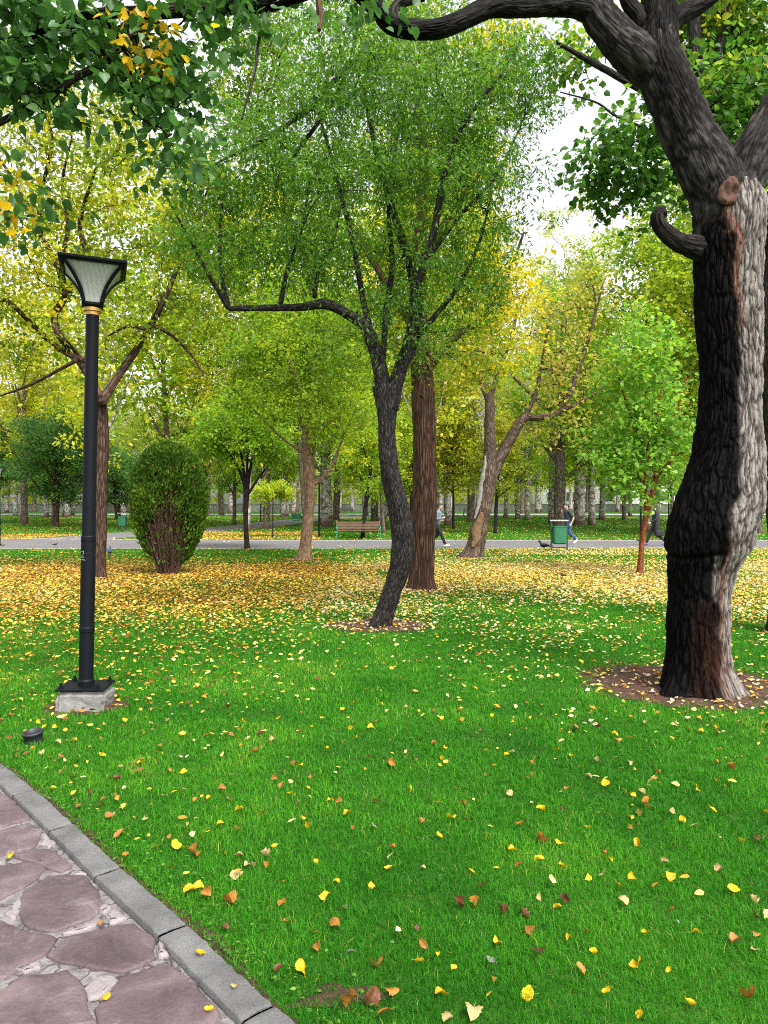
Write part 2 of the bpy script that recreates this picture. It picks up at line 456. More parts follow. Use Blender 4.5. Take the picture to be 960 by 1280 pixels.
def strip(name, near, far, xs, dz, mat, label):
    n = len(xs); k = 7; V = []
    for t in np.linspace(0, 1, k):
        yy = near(xs) * (1 - t) + far(xs) * t; V.append(np.stack([xs, yy, terrain(yy) + dz], 1))
    V = np.concatenate(V); i = np.arange(k - 1)[:, None] * n; j = np.arange(n - 1)[None]
    return tag(mk(name, V, np.stack([i + j, i + j + 1, i + n + j + 1, i + n + j], -1).reshape(-1, 4), mat), label, 'path', kind='structure')

def asphalt(name, a, b_):
    m, nt, b = new_mat(name); tc = nd(nt, 'ShaderNodeTexCoord'); o_ = tc.outputs['Object']
    n = mix(nt, .5, ramp(nt, noise(nt, o_, .5, 5, .6), [(.3, a), (.7, b_)]), ramp(nt, noise(nt, o_, 30, 4, .7), [(.3, a), (.7, b_)]))
    nt.links.new(n, b.inputs['Base Color']); b.inputs['Roughness'].default_value = .75
    bump(nt, b, noise(nt, o_, 90, 4, .7), .4, .01); return m
M_ASPH = asphalt('worn_asphalt', (.095, .088, .096), (.15, .14, .15))
xs = np.linspace(-90, 90, 181)
strip('path', path_near, path_far, xs, .006, M_ASPH, 'grey asphalt path crossing the park')
n = len(P2C); tg = np.gradient(P2C, axis=0); nn_ = np.stack([-tg[:, 1], tg[:, 0]], 1); nn_ /= np.linalg.norm(nn_, axis=1)[:, None]
V = []
for t in np.linspace(-P2W, P2W, 5):
    q = P2C + nn_ * t; V.append(np.c_[q, terrain(q[:, 1]) + .010])
i = np.arange(4)[:, None] * n; j = np.arange(n - 1)[None]
tag(mk('path', np.concatenate(V), np.stack([i + j, i + j + 1, i + n + j + 1, i + n + j], -1).reshape(-1, 4), M_ASPH), 'grey side path curving away to the back', 'path', kind='structure')
strip('road', lambda x: ROAD0 + 0 * x, lambda x: ROAD1 + 0 * x, np.linspace(-160, 160, 60), .012, asphalt('pale_road', (.24, .235, .235), (.33, .32, .32)), 'pale road far behind the trees')

# low pale edging of the asphalt path: near side
M_KERBF = plain('path_edging_concrete', (.22, .21, .21), .85, var=.2, vscale=3)
for fn, dz, lab in ((path_near, -.11, 'low concrete edging on the near side of the asphalt path'), (path_far, .0, 'low concrete edging on the far side of the asphalt path')):
    bmv = []; ys = fn(xs) + dz
    for (dy, z) in ((0, -.05), (0, .03), (.10, .03), (.10, -.05)):
        bmv.append(np.stack([xs, ys + dy, terrain(ys) + z], 1))
    n = len(xs); V = np.concatenate(bmv); j = np.arange(n - 1)
    tag(mk('kerb', V, [np.stack([a * n + j, a * n + j + 1, (a + 1) * n + j + 1, (a + 1) * n + j], 1) for a in range(3)], M_KERBF, smooth=False), lab, 'kerb', kind='structure')

# ------------------------------------------------------------------ flagstone path and its kerb
m, nt, b = new_mat('cracked_mortar'); tc = nd(nt, 'ShaderNodeTexCoord'); o_ = tc.outputs['Object']
n1 = noise(nt, o_, 14, 8, .7, .3)
vo = nd(nt, 'ShaderNodeTexVoronoi', feature='DISTANCE_TO_EDGE', i_Scale=6.0); wn = nd(nt, 'ShaderNodeTexNoise', i_Scale=16.0, i_Detail=5.0); nt.links.new(o_, wn.inputs['Vector']); wm = nd(nt, 'ShaderNodeVectorMath', operation='MULTIPLY_ADD'); nt.links.new(wn.outputs['Color'], wm.inputs[0]); wm.inputs[1].default_value = (.09, .09, .09); nt.links.new(o_, wm.inputs[2]); nt.links.new(wm.outputs[0], vo.inputs['Vector'])
c = ramp(nt, n1, [(.3, (.055, .046, .044)), (.5, (.165, .15, .146)), (.75, (.30, .285, .28))])
c = mix(nt, ramp(nt, vo.outputs['Distance'], [(.004, (.9, .9, .9)), (.022, (0, 0, 0))]), c, (.07, .05, .045))
nt.links.new(c, b.inputs['Base Color']); b.inputs['Roughness'].default_value = .9; b.inputs['Specular IOR Level'].default_value = .25
bump(nt, b, math_n(nt, 'ADD', n1, ramp(nt, vo.outputs['Distance'], [(.0, (0, 0, 0)), (.03, (.5, .5, .5))])), .9, .015)
M_MORTAR = m
m, nt, b = new_mat('purple_slate'); tc = nd(nt, 'ShaderNodeTexCoord'); o_ = tc.outputs['Object']
at = nd(nt, 'ShaderNodeAttribute', attribute_name='tint')
n1 = noise(nt, o_, 3.5, 8, .62, .5); n2 = noise(nt, o_, 55, 5, .7)
c = ramp(nt, n1, [(.25, (.050, .032, .037)), (.5, (.098, .068, .074)), (.72, (.165, .122, .124))])
c = mix(nt, at.outputs['Fac'], c, (.24, .21, .21))
c = mix(nt, ramp(nt, noise(nt, o_, 6, 8, .7, 1.2), [(.58, (0, 0, 0)), (.72, (.7, .7, .7))]), c, (.22, .185, .19))
c = mix(nt, .5, c, ramp(nt, n2, [(.3, (.75, .75, .75)), (.7, (1.25, 1.25, 1.25))]), 'MULTIPLY')
nt.links.new(c, b.inputs['Base Color'])
nt.links.new(ramp(nt, n1, [(.3, (.42, .42, .42)), (.7, (.7, .7, .7))]), b.inputs['Roughness']); b.inputs['Specular IOR Level'].default_value = .4
vor = nd(nt, 'ShaderNodeTexNoise', i_Scale=7.0, i_Detail=9.0, i_Roughness=.62, i_Distortion=.4); nt.links.new(o_, vor.inputs['Vector'])
bump(nt, b, math_n(nt, 'ADD', vor.outputs[0], math_n(nt, 'MULTIPLY', n2, .12)), .8, .025)
M_SLATE = m
def c8(pts):  # paving outlines measured on the photograph, turned into metres on the ground
    out = []
    for x, y in pts:
        px, py = x / 2, 900 + y / 2; D = CH * F / (py - HY); out.append(((px - CX) / F * D, D))
    return out
traced = [
    [(45, 490), (72, 432), (118, 402), (160, 395), (208, 398), (235, 440), (245, 480), (212, 506), (130, 536), (62, 516)],
    [(108, 600), (178, 556), (270, 528), (330, 521), (368, 546), (390, 604), (300, 641), (200, 627)],
    [(0, 682), (60, 655), (168, 640), (214, 700), (228, 775), (-80, 790), (-90, 700)],
    [(236, 738), (300, 662), (408, 620), (492, 664), (545, 745), (560, 830), (240, 840)],
    [(-60, 380), (0, 370), (62, 364), (114, 376), (98, 402), (58, 430), (0, 460), (-60, 470)],
    [(34, 347), (84, 332), (152, 336), (176, 374), (150, 390), (64, 362)],
    [(-70, 285), (0, 280), (70, 265), (108, 283), (88, 324), (0, 350), (-70, 355)],
    [(-80, 520), (0, 514), (62, 530), (140, 562), (106, 592), (62, 622), (0, 655), (-80, 665)],
    [(-80, 180), (0, 190), (36, 214), (64, 252), (0, 272), (-80, 275)],
]
small = [[(204, 690), (226, 656), (276, 650), (290, 668), (250, 708), (222, 712)], [(96, 316), (112, 290), (140, 318), (126, 328)], [(6, 500), (60, 452), (62, 470), (36, 510)], [(250, 500), (284, 486), (310, 508), (268, 522)],
         [(386, 566), (410, 572), (424, 600), (400, 604)], [(20, 640), (88, 618), (96, 634), (58, 646)], [(180, 392), (204, 380), (216, 392)], [(460, 640), (486, 650), (476, 620), (450, 612)], [(225, 488), (250, 470), (275, 480), (250, 494)],
         [(150, 550), (222, 514), (246, 520), (182, 548)]]
def grow_poly(p, f):
    c = np.mean(p, 0); return [tuple(c + (np.array(q) - c) * f) for q in p]
polys = [(grow_poly(c8(p), 1.015), 0.) for p in traced] + [(c8(p), .85) for p in small]
# Voronoi flags elsewhere on the path (round the camera and to the left)
def clip_poly(poly, a, n):
    out = []
    for i in range(len(poly)):
        p, q = poly[i], poly[(i + 1) % len(poly)]
        dp = (p[0] - a[0]) * n[0] + (p[1] - a[1]) * n[1]; dq = (q[0] - a[0]) * n[0] + (q[1] - a[1]) * n[1]
        if dp <= 0: out.append(p)
        if dp * dq < 0:
            t = dp / (dp - dq); out.append((p[0] + t * (q[0] - p[0]), p[1] + t * (q[1] - p[1])))
    return out
seeds = []
for gx in np.arange(-7, 4, .42):
    for gy in np.arange(-3.2, 8, .42):
        s = (gx + rng.uniform(-.17, .17), gy + rng.uniform(-.17, .17)); seeds.append(s)
seeds = np.array(seeds); sd_ = kerb_side(seeds[:, 0], seeds[:, 1]); sk = seeds[(sd_ < .2)]; sds = sd_[sd_ < .2]
tc_ = [np.mean(p, 0) for p, _ in polys[:9]]
def in_traced(q): return q[0] < -.15 and q[0] > -3.0 and 2.05 < q[1] < 4.6 and (q[0] * F / q[1] + CX) > -50
for s, sdv in zip(sk, sds):
    if sdv > -.28 or in_traced(s): continue
    poly = [(s[0] - .6, s[1] - .6), (s[0] + .6, s[1] - .6), (s[0] + .6, s[1] + .6), (s[0] - .6, s[1] + .6)]
    for o in seeds:
        dx, dy = o[0] - s[0], o[1] - s[1]; L = math.hypot(dx, dy)
        if 0 < L < 1.3: poly = clip_poly(poly, (s[0] + dx * (.5 - .016 / L), s[1] + dy * (.5 - .016 / L)), (dx / L, dy / L))
    if len(poly) >= 3: polys.append((poly, 0.))
acc = Acc()
for poly, tv in polys:
    q = []
    m_ = len(poly)
    for i in range(m_):
        p0, p1 = np.array(poly[i]), np.array(poly[(i + 1) % m_]); L = np.linalg.norm(p1 - p0); k = max(3, int(L / .02))
        for t in np.arange(k) / k: q.append(p0 + (p1 - p0) * t)
    q = np.array(q); c = q.mean(0); n = len(q)
    q = q + .022 * np.stack([vnoise(np.c_[q * 7, np.zeros(n) + 3]), vnoise(np.c_[q * 7 + 70, np.zeros(n)])], 1) + .012 * np.stack([vnoise(np.c_[q * 14, np.zeros(n)]), vnoise(np.c_[q * 14 + 40, np.zeros(n)])], 1)
    keep = kerb_side(q[:, 0], q[:, 1]); over = np.clip(keep + .125, 0, None)
    if (keep > -.13).all(): continue
    d = c - q; d /= np.linalg.norm(d, axis=1)[:, None] + 1e-9
    zt = .017 + .004 * rng.random()
    rings = [np.c_[q, np.full(n, -.01)], np.c_[q, np.full(n, zt - .007)], np.c_[q + d * .006, np.full(n, zt - .002)], np.c_[q + d * .015, np.full(n, zt)]]
    for f in (.35, .7): rings.append(np.c_[q + (c - q) * f, np.full(n, zt)])
    V = np.concatenate(rings + [[[c[0], c[1], zt]]])
    top = np.arange(len(V)) >= 3 * n
    V[top, 2] += .0025 * fbm(np.c_[V[top, :2] * 6, np.zeros(top.sum())], 3)
    j = np.arange(n)
    Fs = [np.stack([a * n + j, a * n + (j + 1) % n, (a + 1) * n + (j + 1) % n, (a + 1) * n + j], 1) for a in range(len(rings) - 1)]
    a = (len(rings) - 1) * n; Fs.append(np.stack([a + j, a + (j + 1) % n, np.full(n, len(V) - 1)], 1))
    acc.add(V, Fs, tint=np.full(len(V), tv))
def offset_line(d):
    K = KC[::4]; tg = np.gradient(K, axis=0); kn = np.stack([-tg[:, 1], tg[:, 0]], 1); kn /= np.linalg.norm(kn, axis=1)[:, None]
    return K + kn * d
ln0 = offset_line(-.118)
n = len(ln0)
# mortar bed: fan from the kerb towards a far corner
bed = []
for t in np.linspace(0, 1, 30) ** 1.5:
    q = ln0 + (np.array([-9.0, -4.0]) - ln0) * t * .98; bed.append(np.c_[q, np.full(n, .006)])
V = np.concatenate(bed); V[:, 2] += .003 * fbm(np.c_[V[:, :2] * 9, np.zeros(len(V))], 3)
i = np.arange(29)[:, None] * n; j = np.arange(n - 1)[None]
pobj = acc.build('path', M_SLATE)
tag(pobj, 'crazy paving path of purple grey flagstones', 'path', kind='structure')
mo = mk('mortar', V, np.stack([i + j, i + j + 1, i + n + j + 1, i + n + j], -1).reshape(-1, 4), M_MORTAR, pobj)

m, nt, b = new_mat('kerb_stone'); tc = nd(nt, 'ShaderNodeTexCoord'); o_ = tc.outputs['Object']
n1 = noise(nt, o_, 5, 7, .65); n2 = noise(nt, o_, 120, 4, .7)
vo = nd(nt, 'ShaderNodeTexVoronoi', i_Scale=130.0, i_Randomness=1.0); nt.links.new(o_, vo.inputs['Vector'])
pit = ramp(nt, vo.outputs['Distance'], [(.04, (.3, .3, .3)), (.2, (1, 1, 1))])
c = mix(nt, 1., ramp(nt, n1, [(.3, (.072, .071, .070)), (.7, (.15, .148, .145))]), ramp(nt, n2, [(.3, (.75, .75, .75)), (.7, (1.2, 1.2, 1.2))]), 'MULTIPLY')
c = mix(nt, pit, (.06, .058, .058), c)
nt.links.new(c, b.inputs['Base Color']); b.inputs['Roughness'].default_value = .8
bump(nt, b, math_n(nt, 'ADD', pit, n2), .6, .008)
M_KERB = m
acc = Acc(); dlen = np.r_[0, np.cumsum(np.linalg.norm(np.diff(KC, axis=0), axis=1))]
# block joints start at the joint seen at (-1.557, 3.69)
s0 = dlen[np.argmin((KC[:, 0] + 1.557) ** 2 + (KC[:, 1] - 3.69) ** 2)]; BL = .60
for kk in range(-20, 24):
    a, bb = s0 + kk * BL + .005, s0 + (kk + 1) * BL - .005
    if a < 0 or bb > dlen[-1]: continue
    ss = np.r_[a, a + .006, np.linspace(a + .015, bb - .015, 34), bb - .006, bb]
    q = np.stack([np.interp(ss, dlen, KC[:, 0]), np.interp(ss, dlen, KC[:, 1])], 1)
    t_ = np.gradient(q, axis=0); t_ /= np.linalg.norm(t_, axis=1)[:, None]; nr = np.stack([-t_[:, 1], t_[:, 0]], 1)
    if kerb_side(*[[v] for v in (q[5] + nr[5] * .05)])[0] > 0: nr = -nr
    prof = [(0, -.12), (0, .027), (.002, .032), (.006, .034), (.06, .035), (.108, .034), (.112, .032), (.114, .027), (.114, -.12)]
    dz = rng.uniform(-.003, .003); rings = []
    for r_, (qq, nv) in enumerate(zip(q, nr)):
        sh = {0: .006, 1: .001, len(q) - 1: .006, len(q) - 2: .001}.get(r_, 0)
        rings.append([[qq[0] + nv[0] * d, qq[1] + nv[1] * d, z - (sh if z > 0 else 0) + dz] for d, z in prof])
    V = np.array(rings).reshape(-1, 3); k = len(prof); V += .003 * np.stack([vnoise(V * 22 + s) for s in (0, 50, 90)], 1) + .0022 * np.stack([vnoise(V * 70 + s) for s in (0, 50, 90)], 1)
    i = np.arange(len(q) - 1)[:, None] * k; j = np.arange(k - 1)[None]
    Fq = np.stack([i + j, i + j + 1, i + k + j + 1, i + k + j], -1).reshape(-1, 4)
    caps = [np.array([[0, z, z + 1] for z in range(1, k - 1)]), np.array([[len(V) - k, len(V) - k + z + 1, len(V) - k + z] for z in range(1, k - 1)])]
    acc.add(V, [Fq] + caps)
tag(acc.build('kerb', M_KERB, smooth=False), 'grey stone kerb blocks between paving and lawn', 'kerb', kind='structure')

# ------------------------------------------------------------------ lawn grass
def lawn_mask(x, y, soft=True):
    ks = np.full(len(x), 9.); near = y < 12
    if near.any(): ks[near] = kerb_side(x[near], y[near])
    ok = ks > .008
    ok &= ~((ks < .07) & (rng.random(len(x)) > .25 + (ks / .07)))
    pd = pit_dist(x, y)
    ok &= (pd > 1.0 + rng.normal(-.05, .12, len(x))) | ((rng.random(len(x)) < .03) & (pd > .55)) | ((y < 2.8) & (rng.random(len(x)) < .30 + .6 * pd))
    ok &= ~((y > path_near(x) - .1) & (y < path_far(x) + .1))
    far = y > 36
    if far.any():
        d2 = np.full(len(x), 9.); d2[far] = dist_p2(x[far], y[far]); ok &= d2 > P2W
    return ok & ((y < ROAD0) | (y > ROAD1))
NB = 900000
gy = np.exp(rng.uniform(math.log(1.7), math.log(80), NB)); gx = rng.uniform(-1, 1, NB) * np.where(rng.random(NB) < .8, .58 * gy + .5, .60 * gy + 3.0)
ok = lawn_mask(gx, gy)
gx, gy = gx[ok], gy[ok]; n = len(gx)
lf = vnoise(np.stack([gx * 1.2, gy * 1.2, np.zeros(n)], 1)); hf = vnoise(np.stack([gx * 9, gy * 9, np.zeros(n) + 3], 1)); mf = vnoise(np.stack([gx * 3.3, gy * 3.3, np.zeros(n) + 8], 1))
hgt = (.024 + .016 * rng.random(n) + .012 * hf + .008 * mf).clip(.012) * (1 + .12 * np.log(gy / 2).clip(0))
hgt *= np.where(rng.random(n) < .04, 1.5, 1)
wid = .0021 * (gy / 2.6) ** .92 * rng.uniform(.7, 1.3, n); wid = np.minimum(wid, .09)
az = rng.uniform(0, 2 * math.pi, n) + 1.6 * hf; lean = np.abs(rng.normal(.75, .4, n))
dx, dy = np.cos(az), np.sin(az)
base = np.stack([gx, gy, terrain(gy) - .002], 1)
side = np.stack([-dy, dx, np.zeros(n)], 1)
# turn blade width at random so the lawn looks the same from any side
sa = az + math.pi / 2 + rng.normal(0, .5, n); side = np.stack([np.cos(sa), np.sin(sa), np.zeros(n)], 1)
out = np.stack([dx, dy, np.zeros(n)], 1); up = np.array([0, 0, 1.])
p1 = base + up * (hgt * .62)[:, None] + out * (hgt * lean * .35)[:, None]
p2 = base + up * (hgt * (1 - .25 * lean.clip(0, 1.2)))[:, None] + out * (hgt * lean)[:, None]
V = np.stack([base - side * wid[:, None] * .5, base + side * wid[:, None] * .5, p1 + side * wid[:, None] * .42, p1 - side * wid[:, None] * .42, p2], 1).reshape(-1, 3)
k = np.arange(n) * 5
tint = (.50 + .13 * rng.normal(0, 1, n) + .22 * lf + .17 * mf + .1 * hf).clip(0, 1)
tint = np.where(rng.random(n) < .012, 1.0, tint)
M_GRASS = leaf_mat('grass_blades', [(0, (.010, .080, .004)), (.35, (.027, .165, .007)), (.65, (.054, .240, .011)), (.9, (.115, .31, .018)), (1, (.32, .32, .06))], trans=.38, tgain=1.3, rough=.55, spec=.12, hvar=0, vvar=0)
tag(mk('grass', V, [np.stack([k, k + 1, k + 2, k + 3], 1), np.stack([k + 3, k + 2, k + 4], 1)], M_GRASS, attrs={'tint': np.repeat(tint, 5)}), 'short bright green grass of the lawn', 'grass', kind='stuff')
# clover-like broad weeds near the kerb edge
NW = 2600
s = rng.uniform(0, dlen[-1], NW); q = np.stack([np.interp(s, dlen, KC[:, 0]), np.interp(s, dlen, KC[:, 1])], 1)
tgk = np.gradient(KC, axis=0); tgk /= np.linalg.norm(tgk, axis=1)[:, None]; iq = np.clip((s / dlen[-1] * 599).astype(int), 0, 599)
nv = np.stack([-tgk[iq, 1], tgk[iq, 0]], 1); q = q + nv * np.abs(rng.normal(0, .13, NW) + .06)[:, None]
gmask = (q[:, 1] < 9); q = q[gmask]; n = len(q)
pos = np.c_[q, rng.uniform(.006, .035, n)]; a = rng.uniform(0, 6.28, n)
V, Fc, tn = leaves(pos, np.stack([np.cos(a), np.sin(a), rng.uniform(-.1, .4, n)], 1), np.stack([rng.normal(0, .3, n), rng.normal(0, .3, n), np.ones(n)], 1), rng.uniform(.010, .022, n), rng.uniform(.008, .018, n), L_BLADE, rng.uniform(.3, .95, n))
M_WEED = leaf_mat('clover_leaves', [(0, (.02, .09, .01)), (.6, (.07, .2, .02)), (1, (.16, .27, .03))], trans=.3, hvar=0, vvar=0)
tag(mk('weeds', V, Fc, M_WEED, attrs={'tint': tn}), 'low clover and weeds along the kerb edge of the lawn', 'weeds', kind='stuff')

# ------------------------------------------------------------------ fallen leaves
LEAF_STOPS = [(0, (.09, .035, .014)), (.18, (.23, .09, .02)), (.36, (.42, .19, .026)), (.55, (.60, .38, .035)), (.75, (.68, .50, .07)), (.9, (.66, .55, .22)), (1, (.56, .48, .31))]
M_FALLEN = leaf_mat('fallen_leaf_tones', LEAF_STOPS, trans=.18, rough=.55, spec=.25, hvar=0, vvar=0)
def leaf_density(x, y):
    px = CX + x / y * F; py = HY + (CH - terrain(y)) * F / y
    nz = vnoise(np.stack([x * .55, y * .45, np.zeros(len(x))], 1)); nz2 = vnoise(np.stack([x * 2.1, y * 1.6, np.zeros(len(x)) + 5], 1))
    d = np.interp(y, [2, 4, 5.5, 6.5, 8, 9.5, 11, 12.5, 15, 19, 21, 24, 29, 30, 36.5, 37, 39, 43, 50, 60, 75, 90, 100], [3, 20, 34, 60, 80, 130, 240, 400, 600, 600, 420, 60, 40, 2.2, 2.2, 34, 16, 14, 14, 12, 8, 4, 0])
    left = np.clip((600 - px) / 160, 0, 1)
    sel = (y > 20.5) & (y < 29.6); d = np.where(sel, d * (1 + 2.2 * (1 - left) * (y > 25)) * np.where(px < 480, .55, 1), d)
    sel = (y > 8) & (y < 13); d = np.where(sel & (px < 330), d * 1.35, d)
    lit = (y > 37) & (y < 49) & (px < 110) & (y < 44); d = np.where(lit, 150, d)
    lit = (y > 37) & (px > 250) & (px < 400) & (y < 47); d = np.where(lit, 190, d)
    d = d * (1 + .75 * nz + .5 * nz2 * (y < 12)).clip(.12)
    pd = pit_dist(x, y); d = np.where((pd < 1.05) & (y < 24), np.maximum(d, np.where(y > 9, 260, 230)), d)
    return d
YR = [(1.8, 5.5, 80), (5.5, 9, 190), (9, 12, 500), (12, 21, 1000), (21, 29.6, 420), (29.6, 37.5, 10), (37.5, 47, 330), (47, 92, 60)]
pos = []
for a, bb, dm in YR:
    wd = .62 * bb + 1.2; N = int(dm * (bb - a) * 2 * wd); y = rng.uniform(a, bb, N); x = rng.uniform(-wd, wd, N)
    kk = (np.abs(x) < .60 * y + 1.2) & (rng.random(N) < leaf_density(x, y) / dm); x, y = x[kk], y[kk]
    if a < 10:
        ks = kerb_side(x, y); x, y = x[ks > .05], y[ks > .05]
    if a > 36:
        d2 = dist_p2(x, y); kk = (d2 > P2W) | (rng.random(len(x)) < .06); x, y = x[kk], y[kk]
    pos.append(np.stack([x, y], 1))
pos = np.concatenate(pos); n = len(pos); y = pos[:, 1]
z = terrain(y) + np.where((y > 29.6) & (y < 37), .012, rng.uniform(.030, .055, n)); z = np.where(pit_dist(pos[:, 0], y) < 1, .034, z)
pz = np.c_[pos, z]; a = rng.uniform(0, 6.28, n)
sz = rng.uniform(.020, .034, n) * np.where(rng.random(n) < .45, 1.7, 1.1) * np.interp(y, [5, 12, 30, 60, 90], [1, 1.3, 1.6, 2.0, 2.6])
tint = rng.beta(2.2, 1.5, n); tint = np.where(rng.random(n) < .22, rng.uniform(.05, .35, n), tint)
tint = np.where((pos[:, 0] > -1) & (rng.random(n) < .35), rng.uniform(.72, 1, n), tint); warm = vnoise(np.stack([pos[:, 0] * .3, y * .3, np.zeros(n) + 2], 1)); tint = (tint + .05 - .08 * (pos[:, 0] < -1.5) + .10 * warm).clip(0, 1)
V, Fc, tn = leaves(pz, np.stack([np.cos(a), np.sin(a), rng.normal(0, .25, n)], 1), np.stack([rng.normal(0, .45, n), rng.normal(0, .45, n), np.ones(n)], 1), sz, sz * rng.uniform(.45, .8, n), L_BLADE, tint)
tag(mk('fallen_leaves', V, Fc, M_FALLEN, attrs={'tint': tn}), 'carpet of small yellow and brown autumn leaves on the lawn', 'fallen leaves', kind='stuff')

# leaves near the viewer: each one an object
def leaf_mesh(kind, seed, mat, ln=1.0):
    r = np.random.default_rng(seed); nu, nv = 13, 7
    V = []; curl = r.uniform(-2.2, 2.2); fold = r.uniform(.1, 1.1); bend = r.uniform(-1.0, 1.3); twist = r.uniform(-1.3, 1.3)
    for i in range(nu):
        u = i / (nu - 1)
        if kind == 'round': wv = .46 * (math.sin(math.pi * u ** .72)) ** .62
        elif kind == 'oval': wv = .33 * math.sin(math.pi * u ** .85) ** .8
        else: wv = .15 * math.sin(math.pi * u) ** .8
        wv = max(wv, .004) * (1 + r.normal(0, .10) * (0 < i < nu - 1))
        for j in range(nv):
            v = (j / (nv - 1) - .5) * 2
            x, y, z = u, v * wv, fold * abs(v) * wv + curl * (v * wv) ** 2 * 1.2 + bend * (u - .5) ** 2 - .25 * bend * .25
            ct = twist * (u - .5); y, z = y * math.cos(ct) - z * math.sin(ct), y * math.sin(ct) + z * math.cos(ct)
            V.append((x - .5, y, z + .02 * r.normal()))
    V = np.array(V); i = np.arange(nu - 1)[:, None] * nv; j = np.arange(nv - 1)[None]
    Fq = np.stack([i + j, i + j + 1, i + nv + j + 1, i + nv + j], -1).reshape(-1, 4)
    st = catmull([V[3], V[3] + [-.18, .02, .03], V[3] + [-.34, r.uniform(-.1, .1), r.uniform(-.02, .1)]], 6)
    tv, tf, _, _ = tube(st, np.full(6, .011), 4)
    acc = Acc(); acc.add(V, Fq); acc.add(tv, tf)
    V = np.concatenate(acc.V); V[:, 2] -= V[:, 2].min()
    return V, acc.F
def single_leaf_mat(name, a, b_, spot):
    m, nt, b = new_mat(name); tc = nd(nt, 'ShaderNodeTexCoord'); oi = nd(nt, 'ShaderNodeObjectInfo')
    va = nd(nt, 'ShaderNodeVectorMath', operation='ADD'); nt.links.new(tc.outputs['Object'], va.inputs[0]); nt.links.new(oi.outputs['Location'], va.inputs[1])
    c = ramp(nt, noise(nt, va.outputs[0], 2.2, 5, .6), [(.3, a), (.7, b_)])
    c = mix(nt, ramp(nt, noise(nt, va.outputs[0], 9, 4, .6), [(.60, (0, 0, 0)), (.70, (.8, .8, .8))]), c, spot)
    hsn = nd(nt, 'ShaderNodeHueSaturation', i_Color=c); nt.links.new(math_n(nt, 'MULTIPLY_ADD', oi.outputs['Random'], .5, .72), hsn.inputs['Value']); c = hsn.outputs[0]
    nt.links.new(c, b.inputs['Base Color']); b.inputs['Roughness'].default_value = .5; b.inputs['Specular IOR Level'].default_value = .3
    tr = nd(nt, 'ShaderNodeBsdfTranslucent'); nt.links.new(c, tr.inputs['Color']); ms = nd(nt, 'ShaderNodeMixShader'); ms.inputs[0].default_value = .22
    nt.links.new(b.outputs[0], ms.inputs[1]); nt.links.new(tr.outputs[0], ms.inputs[2]); nt.links.new(ms.outputs[0], nt.nodes['Material Output'].inputs['Surface'])
    return m
LM = {'yellow': single_leaf_mat('yellow_leaf', (.62, .35, .008), (.74, .48, .014), (.36, .15, .015)),
      'brown': single_leaf_mat('brown_leaf', (.22, .085, .015), (.42, .19, .03), (.09, .035, .014)),
      'pale': single_leaf_mat('pale_leaf', (.34, .24, .085), (.46, .36, .17), (.24, .12, .035)),
      'dark': single_leaf_mat('dark_leaf', (.07, .026, .012), (.15, .055, .02), (.04, .018, .012)),
      'grey': single_leaf_mat('silver_leaf', (.22, .24, .18), (.36, .37, .30), (.2, .17, .09))}
variants = {}
for c_ in LM:
    for k in range(5):
        kind = {'grey': 'narrow'}.get(c_, ['round', 'oval', 'round', 'oval', 'narrow' if c_ == 'pale' else 'round'][k])
        V, Fs = leaf_mesh(kind, hash((len(c_), k)) % 1000 + k * 31 + len(c_) * 7, LM[c_]); o = mk('fallen_leaf', V, Fs, LM[c_]); variants[(c_, k)] = o.data; bpy.data.objects.remove(o)
LGROUP = {'yellow': ('bright yellow fallen leaf lying on the near lawn grass', 'yellow fallen leaves on the near lawn'), 'brown': ('orange brown fallen leaf lying on the near lawn grass', 'orange brown fallen leaves on the near lawn'),
          'pale': ('pale cream fallen leaf lying on the near lawn grass', 'pale fallen leaves on the near lawn'), 'dark': ('dark russet fallen leaf lying on the near lawn grass', 'dark russet fallen leaves on the near lawn'),
          'grey': ('narrow silver grey fallen leaf lying on the near lawn grass', 'silver grey fallen leaves on the near lawn')}
placed = []
def put_leaf(px, py, c_, size, label=None, group=None, z=None, tilt=.5):
    D = CH * F / (py - HY); X = (px - CX) / F * D
    me = variants[(c_, int(rng.integers(5)))]
    o = bpy.data.objects.new('fallen_leaf', me); COL.objects.link(o)
    o.location = (X, D, rng.uniform(.016, .034) if z is None else z)
    o.rotation_euler = (rng.normal(0, tilt), rng.normal(0, tilt), rng.uniform(0, 6.28)); s = size * rng.uniform(.78, 1.0); o.scale = (s, s, s)
    o['label'] = label or LGROUP[c_][0]; o['category'] = 'leaf'
    if not label: o['group'] = LGROUP[c_][1]
    elif group: o['group'] = group
    placed.append((X, D))
S = .052
put_leaf(12, 1078, 'yellow', .055, 'yellow leaf on the paving at the left edge', z=.026, tilt=.15)
put_leaf(125, 1163, 'brown', .042, 'orange brown leaf on a purple flagstone beside the kerb', z=.026, tilt=.15)
put_leaf(132, 1258, 'yellow', .036, 'small yellow leaf on the lowest flagstone', z=.026, tilt=.15)
put_leaf(250, 1207, 'yellow', .040, 'yellow leaf lying on the grey kerb block', z=.045, tilt=.15)
put_leaf(262, 1275, 'yellow', .034, 'yellow leaf in the mortar at the lower picture edge', z=.030, tilt=.15)
put_leaf(293, 1250, 'pale', .032, 'cream leaf lying on the kerb near the bottom', z=.045, tilt=.15)
put_leaf(797, 1212, 'yellow', .062, 'large bright yellow leaf at lower right of the lawn')
put_leaf(374, 1220, 'yellow', .056, 'folded yellow leaf on the lawn just right of the kerb')
put_leaf(660, 1250, 'yellow', .060, 'long stemmed yellow leaf at the bottom middle of the lawn')
put_leaf(725, 1222, 'brown', .052, 'orange brown leaf just left of the largest yellow leaf')
put_leaf(438, 1198, 'grey', .070, 'narrow grey leaf beside a brown patch near the bottom')
